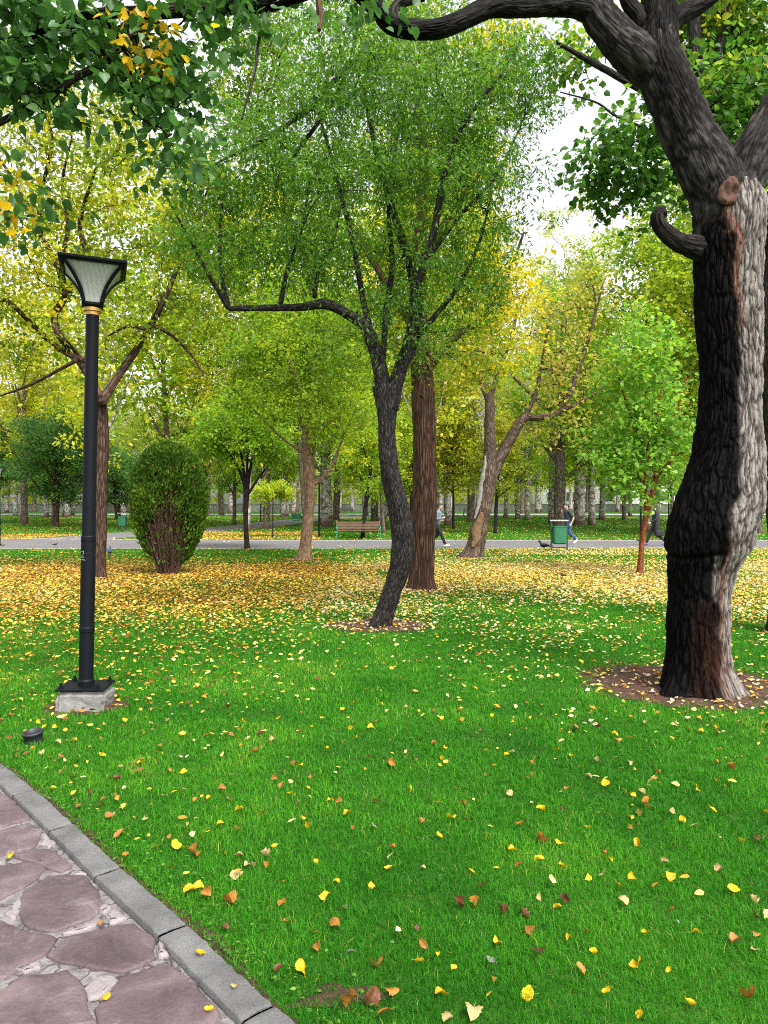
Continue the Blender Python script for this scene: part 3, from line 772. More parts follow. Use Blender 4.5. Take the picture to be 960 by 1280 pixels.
put_leaf(238, 1122, 'yellow', .070, 'large yellow leaf pair lying beside the kerb joint')
put_leaf(248, 1117, 'yellow', .058, 'upright yellow leaf leaning on a yellow leaf beside the kerb')
put_leaf(675, 1017, 'yellow', .056, 'round bright yellow leaf in the middle of the lawn')
for px, py, c_, s in [(219, 1065, 'yellow', .06), (386, 1040, 'yellow', .05), (230, 970, 'yellow', .06), (440, 914, 'yellow', .05), (413, 1005, 'yellow', .045), (565, 1030, 'yellow', .06), (871, 1177, 'yellow', .045), (838, 1105, 'yellow', .05), (788, 1103, 'yellow', .045), (485, 1094, 'yellow', .045), (434, 1023, 'yellow', .045),
                      (515, 993, 'yellow', .05), (302, 917, 'yellow', .05), (349, 903, 'yellow', .05), (672, 1056, 'brown', .065), (418, 1165, 'brown', .06), (398, 1193, 'brown', .055), (295, 1040, 'brown', .06), (240, 1075, 'brown', .07), (735, 975, 'pale', .06), (815, 978, 'pale', .065), (467, 1040, 'grey', .07), (615, 1212, 'grey', .09),
                      (700, 1062, 'yellow', .05), (797, 1058, 'yellow', .045), (868, 1040, 'pale', .05), (660, 1170, 'brown', .05), (604, 1115, 'dark', .05), (673, 1200, 'dark', .06), (920, 1186, 'brown', .05), (940, 1195, 'pale', .05), (734, 1102, 'yellow', .045), (788, 1030, 'yellow', .05), (870, 990, 'yellow', .05), (804, 1010, 'brown', .06),
                      (716, 915, 'brown', .07), (720, 913, 'pale', .06), (463, 915, 'yellow', .05), (490, 960, 'brown', .06), (330, 1075, 'pale', .06), (285, 1135, 'brown', .06), (295, 1100, 'pale', .07), (310, 1090, 'pale', .06), (360, 1158, 'brown', .055), (470, 1215, 'brown', .06), (530, 1190, 'brown', .05), (524, 1213, 'yellow', .05),
                      (408, 1130, 'yellow', .05), (420, 1110, 'yellow', .04), (150, 1050, 'brown', .07), (205, 1000, 'pale', .06), (640, 945, 'pale', .05), (895, 920, 'brown', .06), (912, 965, 'brown', .06), (745, 955, 'pale', .05), (555, 940, 'yellow', .05), (640, 1070, 'yellow', .05), (697, 1140, 'yellow', .04), (480, 1275, 'brown', .06), (590, 1275, 'pale', .07), (440, 1265, 'brown', .06), (464, 1255, 'dark', .06), (490, 1250, 'brown', .05),
                      (155, 905, 'yellow', .05), (190, 855, 'brown', .06), (210, 905, 'pale', .05), (128, 950, 'yellow', .055), (78, 968, 'brown', .055), (66, 992, 'yellow', .05), (175, 960, 'yellow', .045), (52, 945, 'pale', .05), (20, 950, 'brown', .05), (130, 1010, 'brown', .06), (90, 975, 'brown', .06), (140, 1025, 'pale', .06)]:
    put_leaf(px, py, c_, s)
while len(placed) < 300:
    px, py = rng.uniform(-20, 980), 880 + 400 * rng.random() ** 1.5
    D = CH * F / (py - HY); X = (px - CX) / F * D
    if kerb_side([X], [D])[0] < .06 or pit_dist(np.array([X]), np.array([D]))[0] < 1.02: continue
    if min((X - a) ** 2 + (D - q) ** 2 for a, q in placed) < .004: continue
    near_k = kerb_side([X], [D])[0] < .25
    c_ = rng.choice(['yellow', 'brown', 'pale', 'dark', 'grey'], p=[.34, .31, .2, .12, .03] if not near_k else [.2, .45, .15, .18, .02])
    put_leaf(px, py, c_, rng.uniform(.022, .052))

# ------------------------------------------------------------------ trees
class Tree:
    def __init__(s, base): s.base = np.asarray(base, float); s.acc = Acc(); s.pos = []; s.dir = []; s.rad = []; s.ch = []; s.leaf = []; s.n0 = 0; s.extra = []
    def limb(s, pts, rads, sides=10, rough=0., freq=3., step=None, node=True):
        """pts: world polyline, rads: radius at each"""
        pts = np.asarray(pts, float); L = np.linalg.norm(np.diff(pts, axis=0), axis=1).sum()
        n = max(6, int(L / (step or max(.05, min(rads) * .8)))); n = min(n, 260)
        q = catmull(np.c_[pts, np.asarray(rads)[:, None]], n); r = q[:, 3].clip(.003); p = q[:, :3]
        V, Fs, bk, rg = tube(p, r, sides)
        if rough:
            k = n * sides; rr = np.repeat(r, sides)
            V[:k] += rg * (rr * rough * fbm(np.c_[rg[:, :2] * 1.1 + rg[:, 2:] * .7, np.repeat(np.arange(n) * L / n, sides) * freq] + pts[0].sum(), 3))[:, None]
        s.acc.add(V, Fs, bk=bk)
        if node:
            T = unit(np.gradient(p, axis=0)); st = max(1, n // max(4, int(L / .18)))
            for i in range(0, n, st): s.pos.append(p[i]); s.dir.append(T[i]); s.rad.append(r[i])
            s.pos.append(p[-1]); s.dir.append(T[-1]); s.rad.append(r[-1])
        return s
    def grow(s, T, seg=6, wig=.10, rtip=.004, expo=.48, down=.6, straight=.35, maxr=.05):
        s.nf = len(s.pos); N = s.nf + len(T) * seg
        pos = np.zeros((N, 3)); pos[:s.nf] = s.pos; dr = np.zeros((N, 3)); dr[:s.nf] = s.dir
        par = np.full(N, -1); n = s.nf
        d0 = np.array([np.min(np.sum((pos[:s.nf] - t) ** 2, 1)) for t in T]); chains = []
        for t in T[np.argsort(d0)]:
            v = t - pos[:n]; d = np.sqrt((v ** 2).sum(1)) + 1e-6
            cost = d * (1 + down * np.clip(-v[:, 2] / d, 0, 1)) * (1.15 - .3 * np.clip((v * dr[:n]).sum(1) / d, -1, 1))
            j = int(np.argmin(cost)); L = d[j]
            if L < .04: continue
            p0 = pos[j]; c = p0 + (unit(dr[j] * .6 + v[j] / L * .8 + np.array([0, 0, .25])) * L * (.5 - .1 * straight)); u = np.linspace(0, 1, seg + 1)[1:, None]
            q = (1 - u) ** 2 * p0 + 2 * u * (1 - u) * c + u * u * t + rng.normal(0, wig * L * .35, (seg, 3)) * np.sin(u * 2.6)
            idx = np.arange(n, n + seg); pos[idx] = q; par[idx] = np.r_[j, idx[:-1]]
            dr[idx] = unit(np.diff(np.vstack([p0, q]), axis=0)); chains.append((j, idx)); n += seg
        cnt = np.zeros(n)
        for j, idx in chains: cnt[idx[-1]] += 1
        for i in range(n - 1, s.nf - 1, -1):
            if par[i] >= 0: cnt[par[i]] += cnt[i]
        rad = np.r_[np.array(s.rad), np.minimum(rtip * np.maximum(cnt[s.nf:n], 1) ** expo, maxr)]
        Pt = np.stack([np.vstack([pos[j], pos[idx]]) for j, idx in chains]); Rd = np.stack([np.r_[min(rad[j], rad[idx[0]] * 1.1), rad[idx]] for j, idx in chains])
        for i in range(1, Rd.shape[1]): Rd[:, i] = np.minimum(Rd[:, i], Rd[:, i - 1])
        Rd[:, -1] = np.minimum(Rd[:, -1], np.maximum(rtip * .7, Rd[:, -1]))
        V, Q, bk = tubes_batch(Pt, Rd, 5 if len(Pt) < 900 else 4); s.acc.add(V, Q, bk=bk)
        s.Pt = Pt
        return s
    def foliage(s, per, spread, ln, asp, tmpl, droop=.3, tintf=None, flat=.5, tspan=(.35, 1.0), weep=None, sub=None):
        Pt = s.Pt; N, k, _ = Pt.shape
        if weep:
            ns, lmin, lmax = weep; M = N * ns; src = np.repeat(np.arange(N), ns)
            st = Pt[src, rng.integers(max(1, k - 3), k, M)] + rng.normal(0, spread, (M, 3)) * [1, 1, .5]; Ls = rng.uniform(lmin, lmax, M)
            lat = rng.normal(0, .22, (M, 2)); u = np.linspace(0, 1, 4)
            S_ = st[:, None, :] + np.stack([lat[:, 0:1] * Ls[:, None] * u, lat[:, 1:2] * Ls[:, None] * u, -Ls[:, None] * (u ** 1.2) + .12 * Ls[:, None] * u * (1 - u)], -1)
            V, Q, bk = tubes_batch(S_, np.full((M, 4), .0018) * np.array([1.3, 1, .8, .4]), 3); s.acc.add(V, Q, bk=bk)
            si = np.repeat(np.arange(M), per); n = len(si); t = rng.random(n) * 2.999; i0 = t.astype(int); f = (t - i0)[:, None]
            pos = S_[si, i0] * (1 - f) + S_[si, i0 + 1] * f + rng.normal(0, .012, (n, 3))
            a = rng.uniform(0, 6.28, n); dr = np.stack([np.cos(a) * .75, np.sin(a) * .75, -rng.uniform(.15, 1.1, n)], 1); ti = si
        else:
            si = np.repeat(np.arange(N), per); n = len(si)
            t = (tspan[0] + (tspan[1] - tspan[0]) * rng.random(n) ** .7) * (k - 1.001); i0 = t.astype(int); f = (t - i0)[:, None]
            if sub:  # leaves gather in little sprays
                ncl = N * sub; off = rng.normal(0, 1, (ncl, 3)) * spread * np.array([1, 1, .75]); ci = si * sub + rng.integers(0, sub, n)
                tc_ = (tspan[0] + (tspan[1] - tspan[0]) * rng.random(ncl)) * (k - 1.001); ii = tc_.astype(int); ff = (tc_ - ii)[:, None]; cs = np.repeat(np.arange(N), sub)
                cen = Pt[cs, ii] * (1 - ff) + Pt[cs, ii + 1] * ff + off
                pos = cen[ci] + rng.normal(0, 1, (n, 3)) * spread * .38 * np.array([1, 1, .6]); dv = pos - cen[ci]
            else:
                off = rng.normal(0, 1, (n, 3)) * spread * np.array([1, 1, .8]); pos = Pt[si, i0] * (1 - f) + Pt[si, i0 + 1] * f + off; dv = off
            dr = unit(dv + rng.normal(0, .3, (n, 3)) * spread) + np.stack([np.zeros(n), np.zeros(n), -rng.uniform(0, 2 * droop, n)], 1); ti = si
        nrm = rng.normal(0, flat, (n, 3)) + [0, 0, 1.0]
        sz = ln * rng.uniform(.65, 1.25, n)
        tb = rng.random(max(N * 40, M if weep else N))[ti] if not weep else rng.random(M)[ti]
        tint = (tintf(pos, tb) if tintf else .35 * tb + .65 * rng.random(n)).clip(0, 1)
        s.leaf.append(leaves(pos, dr, nrm, sz, sz * asp * rng.uniform(.8, 1.2, n), tmpl, tint) + (pos,))
        return s
    def keep(s, fn):
        return s
    def build(s, name, label, bark, leafm, cat='tree', group=None, extra=None):
        root = thing(name, label, cat, s.base, 0, group)
        s.trunk = s.acc.build('trunk', bark, root, s.base)
        ac = Acc()
        for V, Fc, tn, _ in s.leaf: ac.add(V, Fc, tint=tn)
        s.crown = ac.build('crown', leafm, root, s.base, smooth=True)
        s.root = root
        return root

def blobs(bl, n):
    """points in ellipsoids: (px, py, rx px, ry px, depth, depth radius, weight)"""
    w_ = np.array([b_[6] if len(b_) > 6 else b_[2] * b_[3] for b_ in bl], float); w_ /= w_.sum(); out = []
    for b_, k in zip(bl, (w_ * n).round().astype(int)):
        d = unit(rng.normal(0, 1, (k, 3))) * (rng.random((k, 1)) ** .42)
        c = P(b_[0], b_[1], b_[4]); s_ = b_[4] / F
        out.append(c + d * np.array([b_[2] * s_, b_[5], b_[3] * s_]))
    return np.concatenate(out)
def pl(D, *pts): return [P(p[0], p[1], D + (p[2] if len(p) > 2 else 0)) for p in pts]
def pr(D, *w_): return [v / F * D / 2 for v in w_]

# bark
B_DARK = bark_mat('dark_grey_bark', (.004, .0035, .0035), (.016, .014, .0135), (.050, .043, .040), 30, .2, .9, .016)
B_RED = bark_mat('red_brown_bark', (.010, .005, .0035), (.046, .024, .0155), (.10, .054, .036), 22, .07, 1., .025)
B_BROWN = bark_mat('brown_bark', (.012, .007, .005), (.048, .028, .02), (.105, .066, .048), 16, .14, 1., .02)
B_TAN = bark_mat('tan_bark', (.09, .052, .032), (.17, .105, .064), (.24, .16, .105), 10, .3, .35, .01)
B_PEEL = bark_mat('peeling_bark', (.018, .011, .008), (.07, .048, .036), (.14, .10, .078), 16, .2, .9, .02)
B_YOUNG = bark_mat('young_red_bark', (.07, .018, .008), (.15, .042, .016), (.21, .07, .03), 14, .4, .3, .01)
B_BLACK = bark_mat('slim_dark_bark', (.006, .004, .004), (.017, .012, .011), (.035, .026, .023), 16, .2, .8, .01)
B_PLANE = bark_mat('pale_plane_bark', (.15, .13, .115), (.31, .285, .265), (.48, .455, .43), 6, .5, .4, .01, patch=((.13, .095, .075), 3.5), foot=((.075, .047, .034), .8))
B_GREY = bark_mat('grey_brown_bark', (.035, .024, .019), (.105, .078, .062), (.20, .16, .13), 9, .25, .8, .02, foot=((.07, .045, .033), .6))
B_HERO = bark_mat('grey_fissured_bark', (.014, .011, .0095), (.138, .120, .108), (.285, .258, .238), 26, .14, .9, .012, wet=((.0006, .0005, .0006), (.0058, .0046, .0048)))
B_LIMB = B_HERO

# ---- the big tree on the right
D1 = 6.45
base = np.array([P(876, 870, D1)[0], D1, 0.])
T1 = Tree(base)
edge = [(876, 818, 934), (862, 823, 926), (850, 828, 919), (835, 831, 914), (810, 834, 911), (780, 836, 911), (745, 838, 912), (715, 838, 918), (700, 837, 925), (688, 834, 933), (670, 835, 940), (650, 838, 946), (625, 848, 950), (600, 857, 952), (570, 866, 952), (540, 871, 950), (500, 876, 949), (450, 876, 950), (400, 872, 950), (350, 870, 949), (310, 869, 951), (280, 870, 954), (255, 874, 953), (235, 885, 945)]
ey = np.array([P(0, e_[0], D1)[2] for e_ in edge]); el = np.array([P(e_[1], 0, D1)[0] for e_ in edge]); er = np.array([P(e_[2], 0, D1)[0] for e_ in edge])
ey[0] = -.03; ns, nr = 300, 620
zz = np.linspace(-.03, ey[-1], nr)
def sm(a, k=9):
    b_ = np.convolve(np.pad(a, k, mode='edge'), np.hanning(2 * k + 1) / np.hanning(2 * k + 1).sum(), 'same')[k:-k]; return b_
lx = sm(np.interp(zz, ey, el)); rx = sm(np.interp(zz, ey, er)); cx_ = (lx + rx) / 2; ra = (rx - lx) / 2
th = np.linspace(0, 2 * math.pi, ns, endpoint=False)
TH, ZZ = np.meshgrid(th, zz); CXm = np.repeat(cx_[:, None], ns, 1); RA = np.repeat(ra[:, None], ns, 1)
cxd = np.cos(TH); sxd = np.sin(TH)
cyl = np.stack([cxd.ravel() * .33, sxd.ravel() * .33, ZZ.ravel()], 1)
big = fbm(np.stack([cyl[:, 0] * 3, cyl[:, 1] * 3, cyl[:, 2] * 1.2], 1), 3) * .015
warp = np.stack([vnoise(cyl * [7, 7, 2.2] + 30), vnoise(cyl * [7, 7, 2.2] + 60), np.zeros(len(cyl))], 1) * .045 + np.stack([vnoise(cyl * [19, 19, 9] + 130), vnoise(cyl * [19, 19, 9] + 160), np.zeros(len(cyl))], 1) * .012
# furrows lean with the grain where the trunk swells
grain = np.interp(ZZ.ravel(), [0, .9, 1.3, 1.9, 2.3, 4], [0, .1, .5, .6, .15, 0])
rot = grain * (ZZ.ravel() - 1.2) * .9
ca, sa = np.cos(rot), np.sin(rot); gx_ = cyl[:, 0] * ca - cyl[:, 1] * sa; gy_ = cyl[:, 0] * sa + cyl[:, 1] * ca
q = np.stack([gx_, gy_, cyl[:, 2]], 1) + warp
wq = worley(q * [19, 19, 4.4] + 3); wq2 = worley(q * [46, 46, 11] + 31)
fis = np.clip(wq / .38, 0, 1) ** .8; fis2 = np.clip(wq2 / .5, 0, 1) ** .8
rid3 = vnoise(q * [95, 95, 40]); strnd = 1 - np.abs(vnoise(q * [60, 60, 6] + 9))
h = fis * .017 + fis2 * .007 + strnd ** 2 * .004 + rid3 * .0012 - .004
fisc = (.62 * fis + .26 * fis2 + .12 * strnd)
flare = np.clip(.32 - ZZ.ravel(), 0, 1); lob = np.cos(TH.ravel() * 5 + .6) * .5 + np.cos(TH.ravel() * 3 + 2) * .5
rad_ = RA.ravel() - .014 + big * 1.0 + h + flare ** 1.6 * .55 * lob.clip(-.35)
# fold under the swelling on the left side
zl = 1.6 + (636 - 694) / F * D1
fold = np.exp(-((ZZ.ravel() - zl - .02 * np.sin(TH.ravel() * 3)) / .022) ** 2) * np.clip(-cxd.ravel() + .35 + .4 * vnoise(cyl * [9, 9, 1]), 0, 1) * .022
rad_ -= fold
V = np.stack([CXm.ravel() + cxd.ravel() * rad_, D1 + sxd.ravel() * rad_, ZZ.ravel()], 1)
px_ = CX + V[:, 0] / D1 * F; py_ = HY - (V[:, 2] - CH) / D1 * F
bx = np.interp(py_, [235, 270, 330, 400, 450, 520, 560, 600, 640, 680, 700, 720, 760, 800, 850], [902, 893, 900, 906, 907, 908, 904, 900, 894, 889, 886, 883, 884, 885, 884]) + 7 * fbm(np.stack([cyl[:, 0] * 9, cyl[:, 1] * 9, cyl[:, 2] * 7], 1), 4) * .7
front = sxd.ravel() < .25
wet = 1 / (1 + np.exp((px_ - bx) / 1.1))
wet *= np.interp(py_, [235, 262, 300], [.86, .95, 1.])
rust = np.exp(-((px_ - bx - 3) / 5) ** 2) * np.interp(py_, [250, 290, 380, 430, 640, 720, 860], [.5, .75, .55, .08, .05, .45, .35])
rust = np.maximum(rust, np.interp(py_, [740, 800, 870], [0, .2, .5]) * (px_ > 850) * (px_ < 900) * (.5 + .5 * vnoise(cyl * [9, 9, 3] + 5)).clip(0, 1))
pale = np.exp(-((px_ - 877) / 3.0) ** 2) * np.interp(py_, [690, 700, 735, 750], [0, 1, 1, 0])
wet = (wet * (1 - pale)).clip(0, 1); rust = (rust * (1 - pale)).clip(0, 1)
bk = cyl + warp * .5; bk = np.stack([gx_, gy_, cyl[:, 2]], 1)
i = np.arange(nr - 1)[:, None] * ns; j = np.arange(ns)[None]; j2 = (j + 1) % ns
Q = np.stack([i + j, i + j2, i + ns + j2, i + ns + j], -1).reshape(-1, 4)
T1.acc.add(V, Q, bk=bk, wet=wet, rust=rust, fis=fisc)
def limb1(pts, w_, sides=40, rough=.10, wetv=.0, hero=True, rustv=0.):
    p = pl(D1, *pts); r = pr(D1, *w_); n = max(24, int(np.linalg.norm(np.diff(np.array(p), axis=0), axis=1).sum() / .016)); n = min(n, 330)
    q = catmull(np.c_[np.array(p), np.array(r)[:, None]], n); V, Fs, bk, rg = tube(q[:, :3], q[:, 3].clip(.004), sides); k = n * sides
    cy2 = np.c_[bk[:k, :2] / max(q[:, 3].mean(), .01) * .16, bk[:k, 2]] + np.array(pts[0]).sum() * .01
    cw = cy2 + np.stack([vnoise(cy2 * [7, 7, 2.2] + 30), vnoise(cy2 * [7, 7, 2.2] + 60), np.zeros(k)], 1) * .03
    f1_ = np.clip(worley(cw * [20, 20, 3.4]) / .5, 0, 1) ** .7; f2_ = np.clip(worley(cw * [44, 44, 9] + 9) / .5, 0, 1) ** .8
    hh = f1_ * .13 + f2_ * .06 + .10 * fbm(cy2 * [5, 5, 2.0], 3)
    V[:k] += rg * (np.repeat(q[:, 3], sides) * (hh - .13) * rough * 7)[:, None]
    fs_ = np.ones(len(V)) * .6; fs_[:k] = .6 * f1_ + .4 * f2_
    wt = np.full(len(V), wetv); wt[:k] = np.clip(wetv + .16 * fbm(cy2 * [3, 3, 1.5], 3), 0, 1)
    T1.acc.add(V, Fs, bk=bk, wet=wt, rust=np.full(len(V), rustv), fis=fs_)
    T_ = unit(np.gradient(q[:, :3], axis=0)); st = max(1, n // 14)
    for i_ in list(range(0, n, st)) + [n - 1]: T1.pos.append(q[i_, :3]); T1.dir.append(T_[i_]); T1.rad.append(q[i_, 3])
limb1([(905, 300), (900, 250), (880, 205), (853, 150), (830, 95), (822, 60), (822, 25)], [70, 74, 72, 62, 58, 50, 40], 64, .11, .86)
limb1([(842, 118, .08), (826, 98, .05), (800, 74), (772, 48), (750, 20), (736, -12), (722, -60), (700, -120)], [30, 46, 52, 46, 42, 36, 32, 26], 44, .10, .85)
limb1([(765, 32), (745, 16), (720, 7, -.05), (690, 6, -.1), (650, 8, -.2), (610, 10, -.3), (575, 27, -.4), (545, 36, -.45), (510, 36, -.5), (488, 30, -.55), (470, 10, -.6), (440, -14, -.7), (400, -16, -.8), (360, -4, -.9), (325, 5, -.95), (270, 8, -1.05), (200, 15, -1.2), (110, 19, -1.4), (40, 45, -1.6)], [22, 30, 28, 27, 25, 24, 22, 22, 22, 21, 20, 19, 18, 18, 18, 16, 13, 9, 6], 32, .10, .95)
limb1([(818, 85), (822, 50), (824, 15), (818, -40), (800, -130)], [50, 50, 44, 40, 30], 48, .10, .88)
limb1([(828, 50), (850, 20), (880, 2), (930, -40)], [22, 24, 22, 16], 28, .08, .8)
limb1([(815, 50), (800, 22), (785, 0), (770, -50)], [20, 20, 18, 14], 24, .08, .8)
limb1([(912, 300), (918, 255), (930, 215), (950, 175), (975, 130, .1), (1010, 60, .2), (1040, -60, .3)], [50, 60, 54, 48, 46, 40, 28], 56, .11, .90)
limb1([(900, 318, .06), (868, 309, -.06), (848, 302, -.12), (833, 291, -.15), (823, 277, -.17), (825, 267, -.18), (833, 263, -.2)], [40, 28, 22, 20, 18, 17, 12], 28, .16, .95)
limb1([(500, 36, -.5), (492, 18, -.5), (500, 4, -.5), (530, -4, -.5)], [14, 13, 12, 10], 20, .1, .7)
limb1([(200, 15, -1.2), (165, 42, -1.3), (130, 78, -1.35), (92, 98, -1.4), (60, 122, -1.4), (25, 140, -1.4), (-20, 165, -1.4), (-70, 200, -1.4)], [9, 9, 8, 8, 8, 7, 6, 5], 16, .1, .7)
limb1([(340, 3, -.9), (325, 45, -1.0), (318, 90, -1.05), (302, 150, -1.1)], [4, 3.5, 3, 2], 8, .05, .6)
limb1([(397, -10, -.8), (400, 20, -.8), (399, 38, -.85)], [7, 7, 4], 10, .05, .3, rustv=.6)
limb1([(135, 10, -1.35), (137, 35, -1.3), (150, 45, -1.3)], [5, 4, 3], 8, .05, .6)
tips = blobs([(55, 50, 70, 50, 5.0, .5), (150, 50, 80, 50, 5.1, .6), (215, 95, 50, 60, 5.2, .4), (205, 185, 28, 40, 5.2, .2), (25, 5, 60, 30, 4.9, .5), (240, 10, 60, 26, 5.2, .5), (60, 110, 40, 28, 5.0, .3), (160, 125, 24, 24, 5.1, .3), (440, 0, 60, 30, 5.6, .4, 900), (15, 100, 50, 40, 5.0, .4), (8, 248, 26, 34, 5.2, .3, 1300), (300, 0, 60, 20, 5.3, .4, 900)], 265)
T1.grow(tips, 6, .10, .0026, .45, .1)
# the trunk attributes must match for twigs too
a_ = T1.acc
for key in ('wet', 'rust', 'fis'):
    miss = a_.n - sum(len(v) for v in a_.A[key])
    if miss > 0: a_.A[key].append(np.full(miss, .85 if key == 'wet' else (.5 if key == 'fis' else 0.)))
def tint1(pos, tb):
    pyv = HY - (pos[:, 2] - CH) / pos[:, 1] * F; pxv = CX + pos[:, 0] / pos[:, 1] * F
    t = .38 * tb + .45 * rng.random(len(pos)); yl = ((pxv > 150) & (pxv < 215) & (pyv > 0) & (pyv < 95) & (tb > .35)) | (tb > .975) | ((pxv < 60) & (pyv > 205) & (tb > .15))
    return np.where(yl & (rng.random(len(pos)) < .6), rng.uniform(.93, 1, len(pos)), t * .88)
T1.foliage(11, .14, .080, .78, L_HEART, .45, tint1, .6, (.4, 1.0), sub=3)
LM_BIG = leaf_mat('broad_dark_leaves', [(0, (.022, .080, .016)), (.4, (.06, .165, .034)), (.75, (.12, .24, .055)), (.9, (.19, .31, .05)), (.93, (.60, .38, .012)), (1, (.8, .52, .02))], trans=.42, tgain=1.4, rough=.42, spec=.35, hvar=0, vvar=0)
root1 = T1.build('elm_tree', 'massive tree with black stained left half of trunk in a soil ring', B_HERO, LM_BIG)
# pruned branch scar
c = P(911, 240, D1 - .255); bmk = bmesh.new()
bmesh.ops.create_uvsphere(bmk, u_segments=32, v_segments=16, radius=1)
for v in bmk.verts:
    r_ = math.hypot(v.co.x, v.co.z); f = math.exp(-((r_ - .78) / .25) ** 2) * .5 - .35 * math.exp(-(r_ / .45) ** 2)
    v.co.y = (v.co.y * .35 - (f if v.co.y < .1 else 0)); v.co.y += .35 * float(vnoise(np.array([[v.co.x * 2.6, 3.3, v.co.z * 2.6]]))[0]) + .15 * float(vnoise(np.array([[v.co.x * 7, 1.3, v.co.z * 7]]))[0]); k_ = 1 + .13 * float(vnoise(np.array([[v.co.x * 2, 9.3, v.co.z * 2]]))[0]); v.co.x *= .088 * k_; v.co.z *= .118 * k_; v.co.y *= .055
    v.co += Vector(c - base) + Vector((.012 * v.co.z / .1, 0, 0))
M_SCAR = plain('pruning_scar', (.075, .034, .022), .95, var=.7, vscale=18, bstr=.8, bscale=50)
bm_obj('branch_scar', bmk, M_SCAR, root1, True)

# ---- the leaning tree in the middle with fine leaves
D2 = 10.0; T2 = Tree([P(477, 783, D2)[0], D2, 0])
T2.limb(pl(D2, (475, 788), (478, 775), (487, 745), (498, 715), (503, 685), (502, 655), (496, 625), (489, 598), (485, 570), (484, 540), (483, 510), (480, 482)), pr(D2, 34, 25, 23, 24, 25, 25.5, 25.5, 24, 23, 23.5, 26, 27), 40, .14, 3, .03)
T2.limb(pl(D2, (482, 505), (476, 470), (468, 435), (455, 408), (430, 390, -.1), (405, 380, -.15), (375, 384, -.2), (330, 385, -.25), (286, 386, -.3)), pr(D2, 22, 20, 18, 16, 13, 13, 9, 8, 6), 16, .12, 4, .04)
T2.limb(pl(D2, (488, 512), (497, 470), (512, 430, .1), (522, 385, .2), (518, 350, .25), (506, 310, .3), (490, 260, .3), (470, 190, .3), (455, 110, .3)), pr(D2, 20, 19, 18, 17, 14, 12, 9, 7, 4), 16, .12, 4, .05)
T2.limb(pl(D2, (492, 490), (505, 455, -.1), (515, 410, -.2), (520, 360, -.3), (540, 300, -.4), (560, 200, -.5), (590, 140, -.6), (628, 92, -.6)), pr(D2, 12, 12, 12, 10, 9, 7, 5, 3), 12, .1, 4, .05)
for pts, w_ in [([(286, 386, -.3), (276, 340, -.3), (275, 290, -.3), (278, 250, -.3)], [6, 5, 4, 2]), ([(286, 386, -.3), (262, 345, -.4), (232, 290, -.5), (205, 240, -.5)], [6, 5, 3, 2]), ([(350, 383, -.2), (360, 335, -.2), (376, 290, -.2), (388, 220, -.2)], [7, 5, 4, 2]), ([(393, 372, -.1), (398, 340, 0), (416, 300, .1), (430, 240, .2)], [6, 5, 4, 2]),
                ([(522, 420, .1), (548, 390, .2), (575, 355, .3), (600, 300, .3), (615, 240, .3)], [8, 7, 6, 4, 2]), ([(478, 455), (483, 390, .2), (490, 330, .4), (486, 250, .5), (500, 150, .5)], [8, 8, 7, 5, 3]), ([(470, 440), (455, 380, .3), (440, 300, .5), (415, 200, .6), (395, 130, .6)], [8, 8, 6, 5, 3]), ([(530, 330, -.3), (575, 270, -.2), (620, 220, -.1), (650, 160)], [6, 5, 4, 2]), ([(345, 240), (352, 215), (400, 150), (440, 80)], [3, 4, 6, 5]),
                ([(232, 240, -.5), (270, 205, -.5), (320, 180, -.4), (380, 140, -.2), (440, 78, 0)], [2, 3, 5, 6, 7])]:
    T2.limb(pl(D2, *pts), pr(D2, *w_), 8, .08, 4, .06)
tips = blobs([(470, 220, 150, 150, D2, 1.7), (400, 130, 120, 90, D2, 1.5), (550, 130, 110, 100, D2, 1.5), (600, 240, 65, 130, D2, 1.2), (320, 230, 85, 90, D2, 1.2), (290, 310, 55, 55, D2 - .3, .8), (520, 400, 65, 55, D2, 1.1), (620, 90, 60, 60, D2, 1.0), (590, 350, 45, 60, D2, .9), (380, 320, 60, 60, D2, 1.0), (470, 60, 130, 50, D2, 1.4), (240, 270, 50, 70, D2 - .3, .8), (660, 130, 30, 60, D2, .7), (250, 200, 40, 40, D2 - .3, .6), (650, 60, 30, 40, D2, .6)], 640)
T2.grow(tips, 6, .09, .0026, .45, .5)
tint2 = lambda pos, tb: .30 * tb + .38 * rng.random(len(pos)) + .25 * np.interp(CX + pos[:, 0] / pos[:, 1] * F, [250, 480, 650], [.25, .1, .7]) * rng.random(len(pos)) + .1 * vnoise(pos * 1.1)
T2.foliage(12, .20, .058, .26, L_DIAMOND, weep=(3, .10, .32), tintf=tint2, flat=.9)
T2.foliage(80, .19, .078, .30, L_DIAMOND, .55, tint2, .8, (.2, 1), sub=4)
LM_FINE = leaf_mat('fine_narrow_leaves', [(0, (.035, .10, .012)), (.3, (.075, .185, .018)), (.6, (.13, .265, .026)), (.85, (.22, .34, .03)), (1, (.42, .42, .03))], trans=.50, tgain=1.5, rough=.45, hvar=0, vvar=0)
T2.build('willow_tree', 'fine leaved tree with black crooked trunk leaning in mid lawn', B_DARK, LM_FINE)

